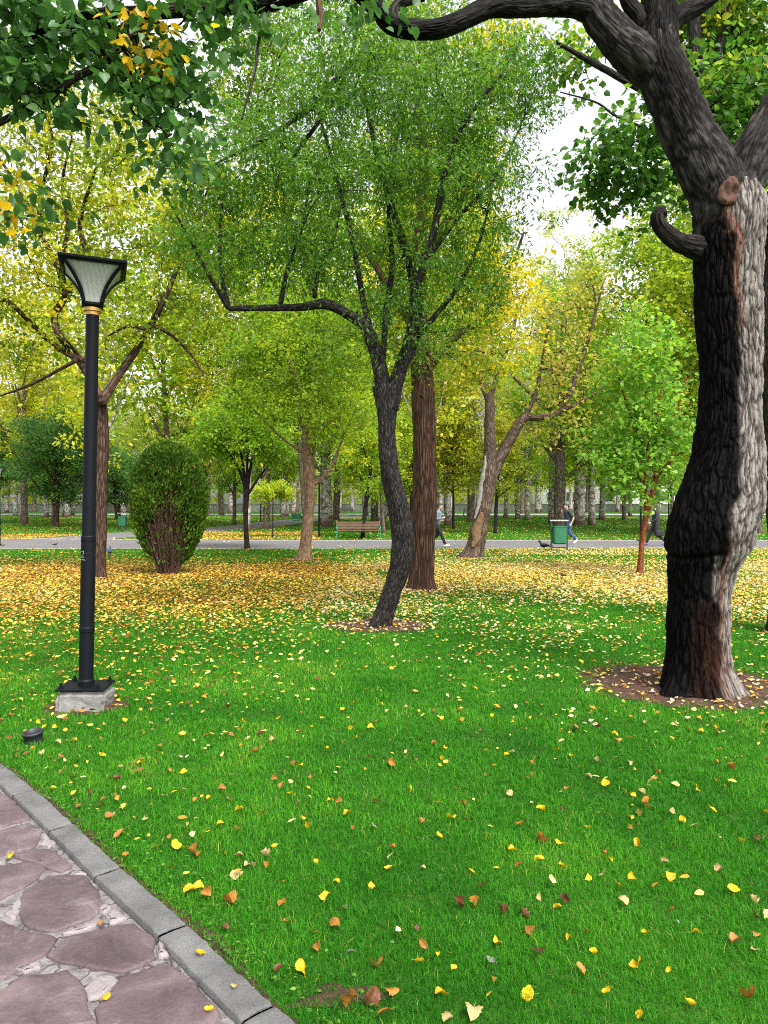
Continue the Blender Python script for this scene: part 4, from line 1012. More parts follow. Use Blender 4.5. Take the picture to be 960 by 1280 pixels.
# ---- straight red brown trunk behind it
D3 = 14.6; T3 = Tree([P(527, 737, D3)[0], D3, 0])
T3.limb(pl(D3, (527, 742), (527, 725), (528, 690), (530, 640), (531, 580), (530, 520), (527, 460), (522, 380), (525, 300), (530, 200), (520, 120)), pr(D3, 46, 34, 31, 31, 30, 29, 27, 22, 18, 12, 6), 32, .07, 2.5, .05)
for pts, w_ in [([(528, 470), (560, 430, .3), (610, 390, .6), (640, 330, .8), (655, 290, .8)], [14, 11, 8, 5, 3]), ([(524, 420), (480, 350, .4), (440, 280, .8), (400, 200, 1)], [12, 10, 7, 4]), ([(524, 330), (570, 260, -.6), (610, 200, -.8)], [12, 9, 4])]: T3.limb(pl(D3, *pts), pr(D3, *w_), 10, .08, 3, .08)
tips = blobs([(630, 370, 50, 85, D3 + .6, 1.3), (570, 440, 65, 40, D3, 1.2), (560, 300, 80, 110, D3 + .5, 1.8), (470, 300, 90, 120, D3 + 1, 2), (440, 430, 60, 35, D3 + .5, 1.2), (520, 160, 120, 90, D3 + 1, 2), (640, 450, 35, 30, D3, .8), (380, 220, 60, 70, D3 + 1, 1.5), (380, 60, 80, 70, D3 + 1, 1.6), (300, 110, 60, 70, D3 + 1, 1.4), (520, 20, 130, 60, D3 + 1, 1.8), (620, 60, 50, 60, D3 + 1, 1.2), (290, 20, 60, 40, D3, 1)], 430)
T3.grow(tips, 6, .1, .005, .45, .5)
tint3 = lambda pos, tb: .35 * tb + .3 * rng.random(len(pos)) + np.interp(CX + pos[:, 0] / pos[:, 1] * F, [420, 560, 640], [-.02, .15, .42])
T3.foliage(88, .28, .105, .55, L_DIAMOND, .35, tint3, .6, (.3, 1), sub=6)
LM_YG = leaf_mat('yellow_green_leaves', [(0, (.06, .13, .012)), (.3, (.14, .25, .018)), (.6, (.32, .39, .022)), (.8, (.58, .48, .02)), (1, (.70, .48, .015))], trans=.52, tgain=1.3, hvar=0, vvar=0)
T3.build('poplar_tree', 'straight red brown trunk with yellowing crown behind the crooked black trunk', B_RED, LM_YG)

# ---- tree behind the lamp post at left
D4 = 17.0; T4 = Tree([P(124, 722, D4)[0], D4, 0])
T4.limb(pl(D4, (124, 726), (124, 700), (126, 660), (127, 610), (128, 560), (126, 520), (124, 490)), pr(D4, 20, 15.5, 15, 15, 16, 17, 17), 22, .12, 3, .05)
for pts, w_ in [([(124, 500), (112, 470), (95, 445), (75, 420), (68, 395), (80, 370), (72, 330), (50, 290), (52, 240), (65, 180), (58, 140)], [13, 12, 10, 9, 9, 9, 8, 6, 5, 4, 2.5]), ([(126, 505), (145, 475), (175, 430), (200, 385), (218, 345), (240, 290), (262, 230)], [12, 10, 9, 7, 6, 4, 2]), ([(105, 450), (90, 445), (60, 425), (20, 385), (-10, 360), (-60, 300)], [8, 8, 7, 6, 5, 3]),
                ([(74, 330), (85, 285), (78, 230), (90, 170)], [6, 5, 4, 2]), ([(80, 370), (110, 330), (100, 280), (120, 210)], [7, 7, 6, 3]), ([(185, 412), (160, 408), (135, 420)], [5, 4, 2]), ([(190, 405), (215, 420), (240, 445), (255, 470)], [5, 4, 3, 1.5]), ([(52, 290), (20, 230), (-20, 170)], [5, 4, 2]), ([(96, 450), (40, 480), (0, 495)], [5, 4, 2])]:
    T4.limb(pl(D4, *[(x_, y_, ((i_ % 3) - 1) * .35) for i_, (x_, y_) in enumerate(pts)]), pr(D4, *w_), 10, .1, 3, .08)
tips = blobs([(60, 320, 90, 75, D4, 2.0), (150, 250, 100, 100, D4, 2.2), (50, 180, 80, 90, D4, 2), (225, 370, 65, 80, D4, 1.6), (10, 420, 50, 50, D4, 1.5), (180, 150, 80, 70, D4, 2), (270, 280, 50, 80, D4, 1.5), (-30, 300, 60, 120, D4, 2), (120, 420, 70, 30, D4, 1.4), (110, 90, 100, 50, D4, 2)], 400)
T4.grow(tips, 6, .11, .005, .45, .5)
tint4 = lambda pos, tb: .42 * tb + .42 * rng.random(len(pos)) + .22 * vnoise(pos * .7) - .02
T4.foliage(50, .30, .125, .6, L_DIAMOND, .35, tint4, .6, (.3, 1), sub=5)
LM_GOLD = leaf_mat('golden_green_leaves', [(0, (.09, .17, .014)), (.3, (.20, .29, .02)), (.6, (.40, .41, .025)), (.85, (.62, .49, .025)), (1, (.70, .44, .015))], trans=.52, tgain=1.3, hvar=0, vvar=0)
T4.build('maple_tree', 'yellowing tree with forked brown limbs right behind the lamp post', B_BROWN, LM_GOLD)

# ---- tan trunk
D5 = 23.0; T5 = Tree([P(380, 700, D5)[0], D5, 0])
T5.limb(pl(D5, (379, 703), (381, 690), (384, 660), (387, 625), (386, 590), (383, 560), (381, 543)), pr(D5, 26, 16, 14, 13, 15, 12, 9), 24, .10, 2.5, .06)
for pts, w_ in [([(386, 600), (392, 570), (394, 530), (402, 470), (410, 400)], [6, 4.5, 3.5, 2.5, 1.5]), ([(389, 608), (402, 598), (416, 580), (424, 560), (440, 520)], [6, 5, 4, 3, 1.5]), ([(384, 570), (350, 545), (320, 515), (295, 490)], [4, 3, 2.5, 1.5]), ([(382, 548), (372, 500), (360, 450), (350, 400)], [5, 4, 3, 1.5]), ([(382, 545), (390, 500), (384, 440), (380, 380)], [5, 4, 3, 1.5])]: T5.limb(pl(D5, *pts), pr(D5, *w_), 8, .05, 3, .1)
tips = blobs([(390, 450, 90, 70, D5, 2.6), (330, 490, 55, 45, D5, 2), (430, 520, 60, 45, D5, 2), (370, 390, 70, 50, D5, 2), (440, 420, 50, 60, D5, 2), (310, 440, 50, 50, D5, 2)], 240)
T5.grow(tips, 6, .1, .006, .45, .5)
T5.foliage(85, .34, .13, .6, L_DIAMOND, .35, lambda pos, tb: .4 * tb + .45 * rng.random(len(pos)) + .12 * vnoise(pos * .5) + .05, .6, (.3, 1), sub=6)
LM_LIME = leaf_mat('lime_leaves', [(0, (.07, .15, .012)), (.35, (.17, .30, .018)), (.7, (.32, .44, .025)), (.9, (.50, .50, .03)), (1, (.65, .46, .03))], trans=.50, tgain=1.35, hvar=.02, vvar=.2)
T5.build('pollarded_tree', 'tan trunked pollarded tree with lime green crown left of centre', B_TAN, LM_LIME)

# ---- leaning forked tree with peeled bark
D6 = 24.0; T6 = Tree([P(591, 697, D6)[0], D6, 0])
T6.limb(pl(D6, (589, 700), (593, 685), (600, 655), (606, 625), (611, 595), (613, 565), (612, 530), (612, 500), (607, 480)), pr(D6, 34, 24, 21, 20, 20, 16, 13, 11, 6), 24, .12, 2.5, .06)
for pts, w_ in [([(610, 605), (624, 575), (640, 545), (655, 523), (675, 522), (700, 514), (718, 475), (735, 425), (755, 350)], [15, 14, 14, 12, 8, 7, 6, 5, 2]), ([(612, 505), (598, 470), (585, 440), (570, 400)], [8, 5, 4, 2]), ([(612, 500), (625, 460), (640, 420), (650, 370)], [7, 5, 4, 2]), ([(735, 425), (745, 380), (735, 335)], [4, 3, 1.5]), ([(700, 514), (730, 500), (760, 480)], [5, 4, 2]), ([(655, 524), (670, 490), (680, 440), (690, 380)], [7, 5, 4, 2])]: T6.limb(pl(D6, *pts), pr(D6, *w_), 10, .1, 3, .1)
tips = blobs([(700, 450, 65, 65, D6, 2), (600, 440, 40, 50, D6, 1.8), (650, 400, 50, 50, D6, 2), (720, 370, 45, 45, D6, 1.8), (690, 530, 50, 30, D6, 1.5), (610, 400, 35, 40, D6, 1.5)], 210)
T6.grow(tips, 6, .12, .006, .45, .5)
T6.foliage(20, .38, .155, .6, L_DIAMOND, .4, lambda pos, tb: .45 * tb + .5 * rng.random(len(pos)), .6, (.3, 1), sub=6)
LM_RUSTY = leaf_mat('olive_and_rusty_leaves', [(0, (.10, .16, .018)), (.3, (.26, .30, .03)), (.55, (.46, .43, .06)), (.8, (.60, .47, .12)), (1, (.56, .36, .16))], trans=.5, tgain=1.25, hvar=.02, vvar=.2)
r6 = T6.build('forked_tree', 'leaning forked tree with peeled pale strip on its trunk beside the path', B_PEEL, LM_RUSTY)
# strip of bare wood on the trunk, following its left front face
qs = catmull(np.array(pl(D6, (593, 685), (600, 655), (606, 625), (611, 595), (613, 565))), 60)
def trunk_patch(y0, y1, a0, a1, name, mat, label):
    n = 24; V = []
    for t in np.linspace(0, 1, n):
        yv = y0 + (y1 - y0) * t; zc = P(0, yv, D6)[2]; i_ = np.argmin(np.abs(qs[:, 2] - zc)); rr = np.interp(yv, [565, 595, 625, 655, 685], [16, 20, 20, 21, 24]) / F * D6 / 2 * 1.10 + .006
        wv = math.sin(math.pi * min(max(t, .04), .96)) ** .4; mid = (a0 + a1) / 2 + .12 * math.sin(t * 9)
        for s_ in np.linspace(-1, 1, 7):
            a = mid + s_ * (a1 - a0) / 2 * wv * (1 + .22 * float(vnoise(np.array([[t * 9, s_ * 2, a0]]))[0]) + .15 * float(vnoise(np.array([[t * 25, s_ * 3, a0]]))[0])); dep = .022 * (1 - s_ * s_)
            V.append([qs[i_, 0] + math.sin(a) * (rr + dep), D6 - math.cos(a) * (rr + dep), zc])
    i = np.arange(n - 1)[:, None] * 7; j = np.arange(6)[None]
    o = mk(name, np.array(V), np.stack([i + j, i + j + 1, i + 7 + j + 1, i + 7 + j], -1).reshape(-1, 4), mat, r6, origin=T6.base); o['label'] = label
trunk_patch(683, 640, -.75, .15, 'bare_wood', plain('bare_wood', (.15, .088, .04), .9, var=.6, vscale=9), 'yellowish bare wood patch low on the trunk')
trunk_patch(648, 570, -1.25, -.55, 'peeled_strip', plain('peeled_strip', (.26, .24, .215), .9, var=.5, vscale=9), 'whitish peeled strip on the left of the trunk')

# ---- young tree with red stem
D7 = 18.2; T7 = Tree([P(800, 717, D7)[0], D7, 0])
T7.limb(pl(D7, (800, 719), (801, 700), (803, 672), (808, 645), (815, 618), (821, 590), (822, 560)), pr(D7, 10, 7, 6.5, 6.5, 6, 5.5, 5), 16, .06, 3, .05)
for pts, w_ in [([(806, 655), (808, 630), (806, 600), (810, 560), (806, 510), (808, 460)], [6, 6, 5, 4, 3, 1.5]), ([(822, 565), (820, 530), (828, 480), (830, 430)], [5, 4, 3, 1.5]), ([(820, 598), (840, 575), (862, 560)], [4, 3, 1.5]), ([(806, 605), (785, 580), (765, 560)], [3, 2.5, 1.5]), ([(821, 570), (845, 520), (858, 470)], [4, 3, 1.5]), ([(806, 560), (785, 510), (770, 460)], [3, 2.5, 1.5])]: T7.limb(pl(D7, *pts), pr(D7, *w_), 8, .04, 3, .08)
tips = blobs([(805, 500, 62, 75, D7, 1.4), (770, 560, 45, 45, D7, 1.1), (840, 560, 38, 55, D7, 1.1), (810, 430, 45, 40, D7, 1.1), (800, 600, 50, 30, D7, 1.0)], 230)
T7.grow(tips, 6, .1, .0035, .45, .5)
T7.foliage(27, .25, .115, .85, L_QUAD, .35, lambda pos, tb: .38 * tb + .42 * rng.random(len(pos)) + .25 * np.clip((pos[:, 2] - 4.2) / 2, 0, .6), .6, (.3, 1), sub=4)
LM_FRESH = leaf_mat('fresh_green_leaves', [(0, (.07, .18, .018)), (.35, (.15, .33, .035)), (.7, (.27, .45, .05)), (.88, (.42, .46, .03)), (1, (.66, .46, .03))], trans=.50, tgain=1.35, hvar=0, vvar=0)
T7.build('young_maple_tree', 'young tree with orange red stem and fresh green leaves in the lawn', B_YOUNG, LM_FRESH)

# ---- slim dark tree by the path
D8 = 29.2; T8 = Tree([P(309, 687, D8)[0], D8, 0])
T8.limb(pl(D8, (309, 690), (308, 670), (307, 645), (308, 625), (309, 612)), pr(D8, 8, 6, 6, 6.5, 7), 14, .08, 2, .08)
for pts, w_ in [([(309, 620), (300, 590), (285, 565), (265, 540)], [4.5, 3.5, 2.5, 1]), ([(309, 618), (304, 585), (298, 550), (290, 515)], [4.5, 3.5, 2.5, 1]), ([(309, 618), (313, 585), (322, 550), (335, 520)], [4.5, 3.5, 2.5, 1]), ([(310, 618), (325, 595), (345, 570)], [3.5, 2.5, 1]), ([(309, 618), (309, 570), (310, 520)], [4, 3, 1])]: T8.limb(pl(D8, *pts), pr(D8, *w_), 8, .05, 2, .12)
tips = blobs([(305, 530, 55, 45, D8, 1.9), (265, 550, 30, 25, D8, 1.5), (345, 555, 30, 25, D8, 1.5)], 180)
T8.grow(tips, 6, .1, .006, .45, .5)
T8.foliage(70, .32, .14, .6, L_DIAMOND, .35, lambda pos, tb: .4 * tb + .45 * rng.random(len(pos)), .6, (.3, 1), sub=5)
T8.build('slim_tree', 'slim dark stemmed tree with V shaped limbs right of the clipped bush', B_BLACK, LM_LIME)

# ---- lime umbrella sapling
g9 = G(341, 672); D9 = g9[1]; T9 = Tree(g9)
T9.limb([g9, g9 + [0, 0, 1.2], g9 + [.02, 0, 2.2], g9 + [0, .02, 2.9]], [.035, .03, .03, .02], 8, .03, 2, .1)
tips = blobs([(341, 612, 24, 12, D9, 1.1), (325, 617, 12, 9, D9, .6), (357, 617, 12, 9, D9, .6)], 70)
T9.grow(tips, 5, .1, .006, .4, .2)
T9.foliage(60, .18, .13, .6, L_DIAMOND, .5, lambda pos, tb: .45 + .3 * tb + .25 * rng.random(len(pos)), .6, (.3, 1), sub=3)
T9.build('umbrella_sapling', 'small lime umbrella shaped sapling in front of the side path', B_BLACK, LM_LIME)

# ---- dark leaved tree behind the big trunk, at right edge
D10 = 9.2; T10 = Tree([P(985, 0, D10)[0], D10 + .3, 0])
T10.limb(pl(D10 + .3, (985, 800), (985, 760), (978, 600), (968, 450), (962, 380), (968, 320), (975, 260)), pr(D10, 60, 46, 40, 34, 32, 30, 26), 24, .1, 2.5, .06)
for pts, w_ in [([(975, 290), (920, 220), (895, 140), (870, 60), (872, 0), (880, -60)], [22, 18, 17, 15, 12, 8]), ([(935, 240), (880, 185), (830, 130), (780, 100), (735, 75), (700, 55)], [14, 11, 10, 9, 7, 4]), ([(925, 225), (870, 200), (815, 165), (770, 145), (745, 128), (700, 115)], [8, 6, 4, 3, 2.5, 1.5]), ([(893, 90), (905, 40), (915, -20)], [8, 6, 4]), ([(975, 280), (1010, 200), (1040, 100)], [20, 14, 8])]: T10.limb(pl(D10, *pts), pr(D10, *w_), 12, .1, 3, .06)
tips = blobs([(830, 180, 95, 42, D10, .9), (760, 215, 48, 40, D10, .7), (905, 130, 60, 65, D10, 1), (800, 235, 60, 25, D10, .6), (940, 200, 40, 50, D10, .8), (930, 40, 60, 60, D10 + .5, 1), (850, 40, 60, 50, D10 + 1, 1), (720, 75, 50, 40, D10 + .6, .7, 1500), (1010, 120, 60, 120, D10, 1.2), (900, 60, 70, 70, D10 + .8, 1), (950, 120, 50, 70, D10 + .6, .9), (850, 10, 70, 40, D10 + .8, 1)], 470)
T10.grow(tips, 6, .1, .0035, .45, .4)
tint10 = lambda pos, tb: .3 * tb + .35 * rng.random(len(pos)) + np.interp(HY - (pos[:, 2] - CH) / pos[:, 1] * F, [20, 90, 150], [.30, .2, .04])
T10.foliage(27, .18, .085, .82, L_HEART, .4, tint10, .55, (.3, 1), sub=4)
LM_DKGR = leaf_mat('round_dark_leaves', [(0, (.02, .075, .012)), (.4, (.06, .16, .022)), (.65, (.13, .25, .03)), (.85, (.42, .40, .03)), (1, (.66, .52, .03))], trans=.55, tgain=1.4, rough=.42, hvar=0, vvar=0)
T10.build('linden_tree', 'dark round leaved tree behind the massive trunk at right edge', B_DARK, LM_DKGR)

# ------------------------------------------------------------------ trees beyond the lawn: prototypes, then copies
def proto(name, H, r, c0, leafm, bark, tr, n_t, per, ln, tintf, shape='oval', spread=.5, fork=True, label='', sub=6):
    T = Tree([0, 0, 0])
    lean = rng.normal(0, .25, 2)
    top = np.array([lean[0], lean[1], H * .82])
    T.limb([(0, 0, -.1), (.02, 0, H * .04), (lean[0] * .2, lean[1] * .2, H * .25), (lean[0] * .6, lean[1] * .6, H * .55), top], [tr * 1.35, tr, tr * .85, tr * .5, tr * .12], 14, .1, .6, .3)
    if fork:
        for k in range(6):
            a = k * 2.4 + rng.uniform(-.4, .4); z0 = c0 + (H * .55 - c0) * k / 6; L = r * rng.uniform(.6, .85); d = np.array([math.cos(a), math.sin(a), 0]); b0 = np.array([lean[0] * z0 / H, lean[1] * z0 / H, z0])
            T.limb([b0, b0 + d * L * .35 + [0, 0, L * .35], b0 + d * L * .75 + [0, 0, L * .9], b0 + d * L + [0, 0, L * 1.4]], [tr * .45, tr * .33, tr * .2, tr * .08], 8, .08, 1, .3)
    d = unit(rng.normal(0, 1, (n_t, 3))) * rng.random((n_t, 1)) ** .40; u = (d[:, 2] + 1) / 2
    pos = np.c_[d[:, 0] * r, d[:, 1] * r, c0 + u * (H - c0)]
    if shape == 'column': pos[:, :2] *= (.75 + .35 * np.sin(u * 9 + d[:, 0] * 2))[:, None]
    lump = vnoise(pos * .35 + rng.random() * 50); pos = pos[lump > -.45]
    T.grow(pos, 5, .1, .012 * H / 20, .45, .5, maxr=.16)
    T.foliage(per, spread, ln, .62, L_DIAMOND, .3, tintf, .7, (.3, 1), sub=sub)
    return T.build(name, label or 'tree', bark, leafm)
tA = lambda a, b_, c_: (lambda pos, tb: a + b_ * tb + c_ * rng.random(len(pos)) + .12 * vnoise(pos * .35))
LM_BGGR = leaf_mat('mid_green_leaves', [(0, (.07, .15, .014)), (.35, (.17, .29, .022)), (.7, (.30, .42, .03)), (.9, (.46, .50, .03)), (1, (.62, .50, .03))], trans=.54, tgain=1.3, hvar=.035, vvar=.35)
LM_BGYL = leaf_mat('autumn_yellow_leaves', [(0, (.14, .22, .018)), (.35, (.32, .39, .025)), (.65, (.54, .51, .03)), (.9, (.70, .54, .04)), (1, (.66, .40, .06))], trans=.54, tgain=1.3, hvar=.025, vvar=.25)
LM_BGPE = leaf_mat('peach_leaves', [(0, (.28, .24, .05)), (.35, (.50, .38, .10)), (.7, (.62, .43, .20)), (1, (.64, .36, .22))], trans=.42, tgain=1.2, hvar=.015, vvar=.2)
LM_BGPA = leaf_mat('pale_poplar_leaves', [(0, (.18, .25, .06)), (.35, (.32, .40, .09)), (.7, (.48, .50, .13)), (1, (.60, .52, .20))], trans=.54, tgain=1.25, hvar=.02, vvar=.2)
LM_BGDK = leaf_mat('deep_green_leaves', [(0, (.018, .09, .022)), (.4, (.06, .19, .04)), (.75, (.13, .28, .055)), (1, (.25, .38, .06))], trans=.46, tgain=1.15, hvar=.02, vvar=.25)
def spare(n): return dict(n_t=int(150 * n))
protos = {
    'plane': proto('plane_tree', 20, 4.2, 3.6, LM_BGGR, B_PLANE, .34, 135, 90, .25, tA(.15, .4, .45), spread=.62),
    'planey': proto('plane_tree', 19, 4.0, 3.4, LM_BGYL, B_PLANE, .33, 118, 88, .25, tA(.05, .45, .45), spread=.62),
    'brown': proto('broadleaf_tree', 18, 4.0, 3.2, LM_BGGR, B_GREY, .30, 124, 88, .24, tA(.25, .45, .4), spread=.6),
    'lime': proto('broadleaf_tree', 15, 4.0, 2.9, LM_LIME, B_GREY, .28, 120, 88, .23, tA(.15, .4, .4), spread=.58),
    'peach': proto('broadleaf_tree', 17, 4.0, 3.0, LM_BGPE, B_GREY, .3, 120, 90, .23, tA(.05, .45, .45), spread=.6),
    'yellow': proto('broadleaf_tree', 17, 3.8, 3.0, LM_BGYL, B_GREY, .3, 135, 90, .23, tA(.1, .45, .45), spread=.58),
    'poplar': proto('poplar_tree', 27, 2.7, 6.0, LM_BGPA, B_PLANE, .36, 150, 85, .23, tA(.05, .45, .45), shape='column', spread=.55),
    'sapling': proto('slim_tree', 7.5, 1.9, 2.2, LM_BGGR, B_BLACK, .085, 110, 90, .16, tA(.25, .45, .4), spread=.34, sub=5),
    'dark': proto('dark_green_tree', 9.5, 4.3, 1.9, LM_BGDK, B_BROWN, .22, 210, 130, .19, tA(.05, .4, .5), spread=.5),
}
used = set()
NATH = {'plane': 20, 'planey': 19, 'brown': 18, 'lime': 15, 'peach': 17, 'yellow': 17, 'poplar': 27, 'sapling': 7.5, 'dark': 9.5}
NATR = {'plane': .34, 'planey': .33, 'brown': .30, 'lime': .28, 'peach': .3, 'yellow': .3, 'poplar': .36, 'sapling': .085, 'dark': .22}
def bgtree(kind, px, py, wpx, H, label, group=None, Y=None, rw=1.0):
    g = G(px, py) if Y is None else np.array([(px - CX) / F * Y, Y, float(terrain(Y))])
    sz = H / NATH[kind]; r = wpx / F * g[1] / 2; sx = sz * rw
    tl = (rng.normal(0, .03), rng.normal(0, .03))
    root = protos[kind]
    if kind in used: root = dup(root)
    used.add(kind)
    root.location = [float(v) for v in g]; root.rotation_euler = (tl[0], tl[1], rng.uniform(0, 6.28)); root.scale = (sx, sx, sz)
    for k in ('label', 'group'):
        if k in root: del root[k]
    root['label'] = label; root['category'] = 'tree'
    if group: root['group'] = group
    # trunk width of its own: the trunk object keeps its length, only its girth changes
    for ch in root.children:
        if ch.name.startswith('trunk'):
            f = float(np.clip(r / (NATR[kind] * sx), .45, 2.2)); ch.scale = (f, f, 1)
    return root
GRP = 'pale trunked trees in rows far beyond the path'
BG = [  # kind, px, py, trunk width px, height m, label
    ('dark', 70, 658, 8, 9.0, 'dark green bushy tree with leaning trunk left of the lamp post'),
    ('dark', -40, 655, 9, 9.5, 'dark green tree at the left picture edge'),
    ('dark', 148, 650, 8, 7.2, 'dark green low crowned tree between lamp post and clipped bush'),
    ('plane', 8, 641, 6, 15, 'thin brown leaning trunk nearest the left picture edge'),
    ('planey', 19, 645, 6, 16, 'pale trunk beside the thin leaning one at far left'),
    ('plane', 32, 644, 5, 15, 'white trunked tree under the dark crown at far left'),
    ('planey', 58, 646, 6, 16, 'white flaring trunk left of the dark leaning pair'),
    ('yellow', 67, 654, 5, 15, 'slender dark trunk close against a leaning trunk at left'),
    ('plane', 83, 647, 6, 16, 'short grey trunk right of the leaning pair, left of lamp'),
    ('plane', 91, 644, 5, 16, 'small white trunk just left of the lamp post'),
    ('plane', 153, 641, 8, 21, 'whitish double looking trunk above the far green bin'),
    ('peach', 166, 640, 7, 19, 'peach yellow tree rising behind the clipped bush'),
    ('planey', 261, 642, 5, 19, 'white trunk at the right edge of the clipped bush'),
    ('brown', 277, 644, 7, 18, 'brown trunk right of the clipped bush, before the side path'),
    ('plane', 288, 642, 6, 20, 'pale trunk behind the slim V limbed tree'),
    ('lime', 293, 656, 5, 12, 'dark straight stem just left of the slim V limbed tree'),
    ('lime', 333, 661, 9, 13, 'grey leaning trunk beside the side path, behind the sapling'),
    ('plane', 354, 646, 6, 20, 'grey trunk between sapling and green bench'),
    ('planey', 367, 643, 6, 20, 'white leaning trunk just left of the tan trunk'),
    ('plane', 408, 658, 15, 22, 'thick mottled plane trunk right of the tan trunk'),
    ('sapling', 453, 673, 6, 7.5, 'slim dark tree directly behind the wooden bench'),
    ('plane', 457, 644, 7, 19, 'grey trunk far behind the wooden bench'),
    ('yellow', 468, 654, 10, 17, 'thick grey brown trunk behind the right end of the bench'),
    ('lime', 480, 667, 5, 10, 'red brown thin trunk beside the right end of the bench'),
    ('sapling', 513, 664, 4, 7, 'thin leaning stem between the two middle trunks'),
    ('brown', 517, 648, 8, 18, 'brown trunk showing between the two middle trunks'),
    ('plane', 546, 647, 7, 20, 'pale trunk behind the jogger'),
    ('sapling', 567, 661, 3.5, 8.5, 'very thin dark stem right of the jogger'),
    ('brown', 588, 652, 9, 17, 'dark brown trunk left of the leaning forked tree'),
    ('sapling', 619, 667, 5, 7.5, 'dark stemmed sapling right of the leaning forked tree'),
    ('planey', 632, 647, 6, 17, 'grey brown trunk behind the dark stemmed sapling'),
    ('plane', 647, 649, 6, 18, 'white trunk with brown foot left of the leaning white trunk'),
    ('plane', 659, 650, 7, 18, 'leaning white trunk with dark foot, left of the green bin'),
    ('poplar', 672, 641, 6, 30, 'tall poplar with dark lower trunk far behind the green bin'),
    ('yellow', 688, 648, 6, 16, 'slim grey trunk just above the green bin'),
    ('brown', 699, 660, 15, 19, 'thick red brown trunk behind the man in the black shirt'),
    ('plane', 724, 657, 14, 20, 'thick mottled grey trunk right of the man in the black shirt'),
    ('plane', 738, 648, 5, 18, 'thin white trunk right of the thick mottled trunk'),
    ('plane', 752, 650, 7, 19, 'white trunk with dark foot left of the young red stem'),
    ('lime', 780, 650, 5, 14, 'grey trunk just left of the young red stem'),
    ('poplar', 772, 640, 5, 28, 'tall pale poplar far behind the young red stem'),
    ('lime', 841, 647, 5, 14, 'slim trunk behind the man in black'),
    ('lime', 868, 652, 8, 15, 'lime crowned tree hidden behind the massive trunk'),
    ('brown', 945, 667, 14, 15, 'dark trunk with spreading foot right of the massive trunk'),
    ('yellow', 962, 655, 8, 16, 'brown trunk at the right picture edge behind the massive trunk'),
]
BG += [('planey', 126, 0, 9, 25, 'tall yellowing plane behind the tree by the lamp post', None, 46), ('lime', 214, 0, 9, 23, 'tall lime green tree directly behind the clipped bush', None, 49), ('planey', 309, 0, 9, 25, 'tall yellowing plane behind the slim V limbed tree', None, 47),
       ('lime', 384, 0, 10, 26, 'tall lime green tree directly behind the tan trunk', None, 50), ('planey', 530, 0, 10, 26, 'tall yellowing plane behind the straight red brown trunk', None, 47), ('poplar', 602, 0, 9, 27, 'tall pale poplar behind the leaning forked tree', None, 50),
       ('plane', 808, 0, 9, 23, 'tall green plane behind the young red stem', None, 47), ('lime', 905, 0, 9, 21, 'tall lime green tree behind the massive trunk', None, 41), ('planey', 478, 0, 9, 24, 'tall plane behind the crooked black trunk', None, 52), ('poplar', 872, 0, 10, 29, 'tallest pale poplar hidden low down by the massive trunk', None, 46), ('plane', 930, 0, 10, 27, 'tall green plane right behind the massive trunk', None, 43), ('yellow', 30, 0, 8, 22, 'tall yellow tree behind the dark green trees at left', None, 60)]
for a in BG: bgtree(*a)
for px, Y, kind, H in [(560, 58, 'planey', 20), (690, 62, 'poplar', 27), (250, 62, 'peach', 19), (420, 70, 'brown', 22), (740, 58, 'poplar', 27), (820, 62, 'planey', 22), (900, 55, 'yellow', 20), (30, 72, 'plane', 20)]:
    bgtree(kind, px, 0, 9, H, {'poplar': 'tall pale poplar in the grove behind the park path', 'planey': 'tall yellowing plane tree deep in the grove', 'plane': 'tall green plane tree deep in the grove', 'peach': 'peach toned tree deep in the grove', 'brown': 'green tree with brown trunk deep in the grove', 'yellow': 'yellow tree deep in the grove'}[kind], {'poplar': 'tall poplars in the grove', 'planey': 'yellowing planes in the grove', 'plane': 'green planes in the grove', 'peach': 'peach trees in the grove', 'brown': 'brown trunked trees in the grove', 'yellow': 'yellow trees in the grove'}[kind], Y=Y)
kinds = ['plane', 'planey', 'brown', 'lime', 'yellow', 'plane']
fl = {'plane': 'distant green tree by the far road', 'planey': 'distant yellowing pale trunked tree by the far road', 'brown': 'distant brown trunked green tree by the far road', 'lime': 'distant lime green tree by the far road', 'yellow': 'distant yellow tree by the far road'}
k_ = 0
for row, (Y, st) in enumerate(((86, 9.5), (106, 9), (120, 8))):
    for X in np.arange(-.66 * Y, .66 * Y, st):
        kd = kinds[int(rng.integers(6))]; Yj = Y + rng.uniform(-3, 3); Xj = X + rng.uniform(-2, 2)
        bgtree(kd, CX + Xj / Yj * F, 0, 5, rng.uniform(14, 21), fl[kd], fl[kd].replace('tree', 'trees'), Y=Yj)

# far wood closing the view: many crowns seen as one mass
n = 24000; X = rng.uniform(-170, 170, n); Y = rng.uniform(134, 160, n); hmax = 13 + 6 * vnoise(np.stack([X * .09, Y * 0, X * 0], 1)); Z = 1.4 + rng.random(n) ** .8 * hmax
V, Fc, tn = leaves(np.stack([X, Y, Z], 1), rng.normal(0, 1, (n, 3)), rng.normal(0, .7, (n, 3)) + [0, -.4, .8], rng.uniform(.7, 1.3, n), rng.uniform(.5, .9, n), L_QUAD, (.3 + .35 * vnoise(np.stack([X * .15, Y * .15, Z * .2], 1)) + .4 * rng.random(n)).clip(0, 1))
tag(mk('far_wood', V, Fc, LM_BGGR, attrs={'tint': tn}), 'hazy mass of far trees closing the view behind the road', 'wood', kind='stuff')

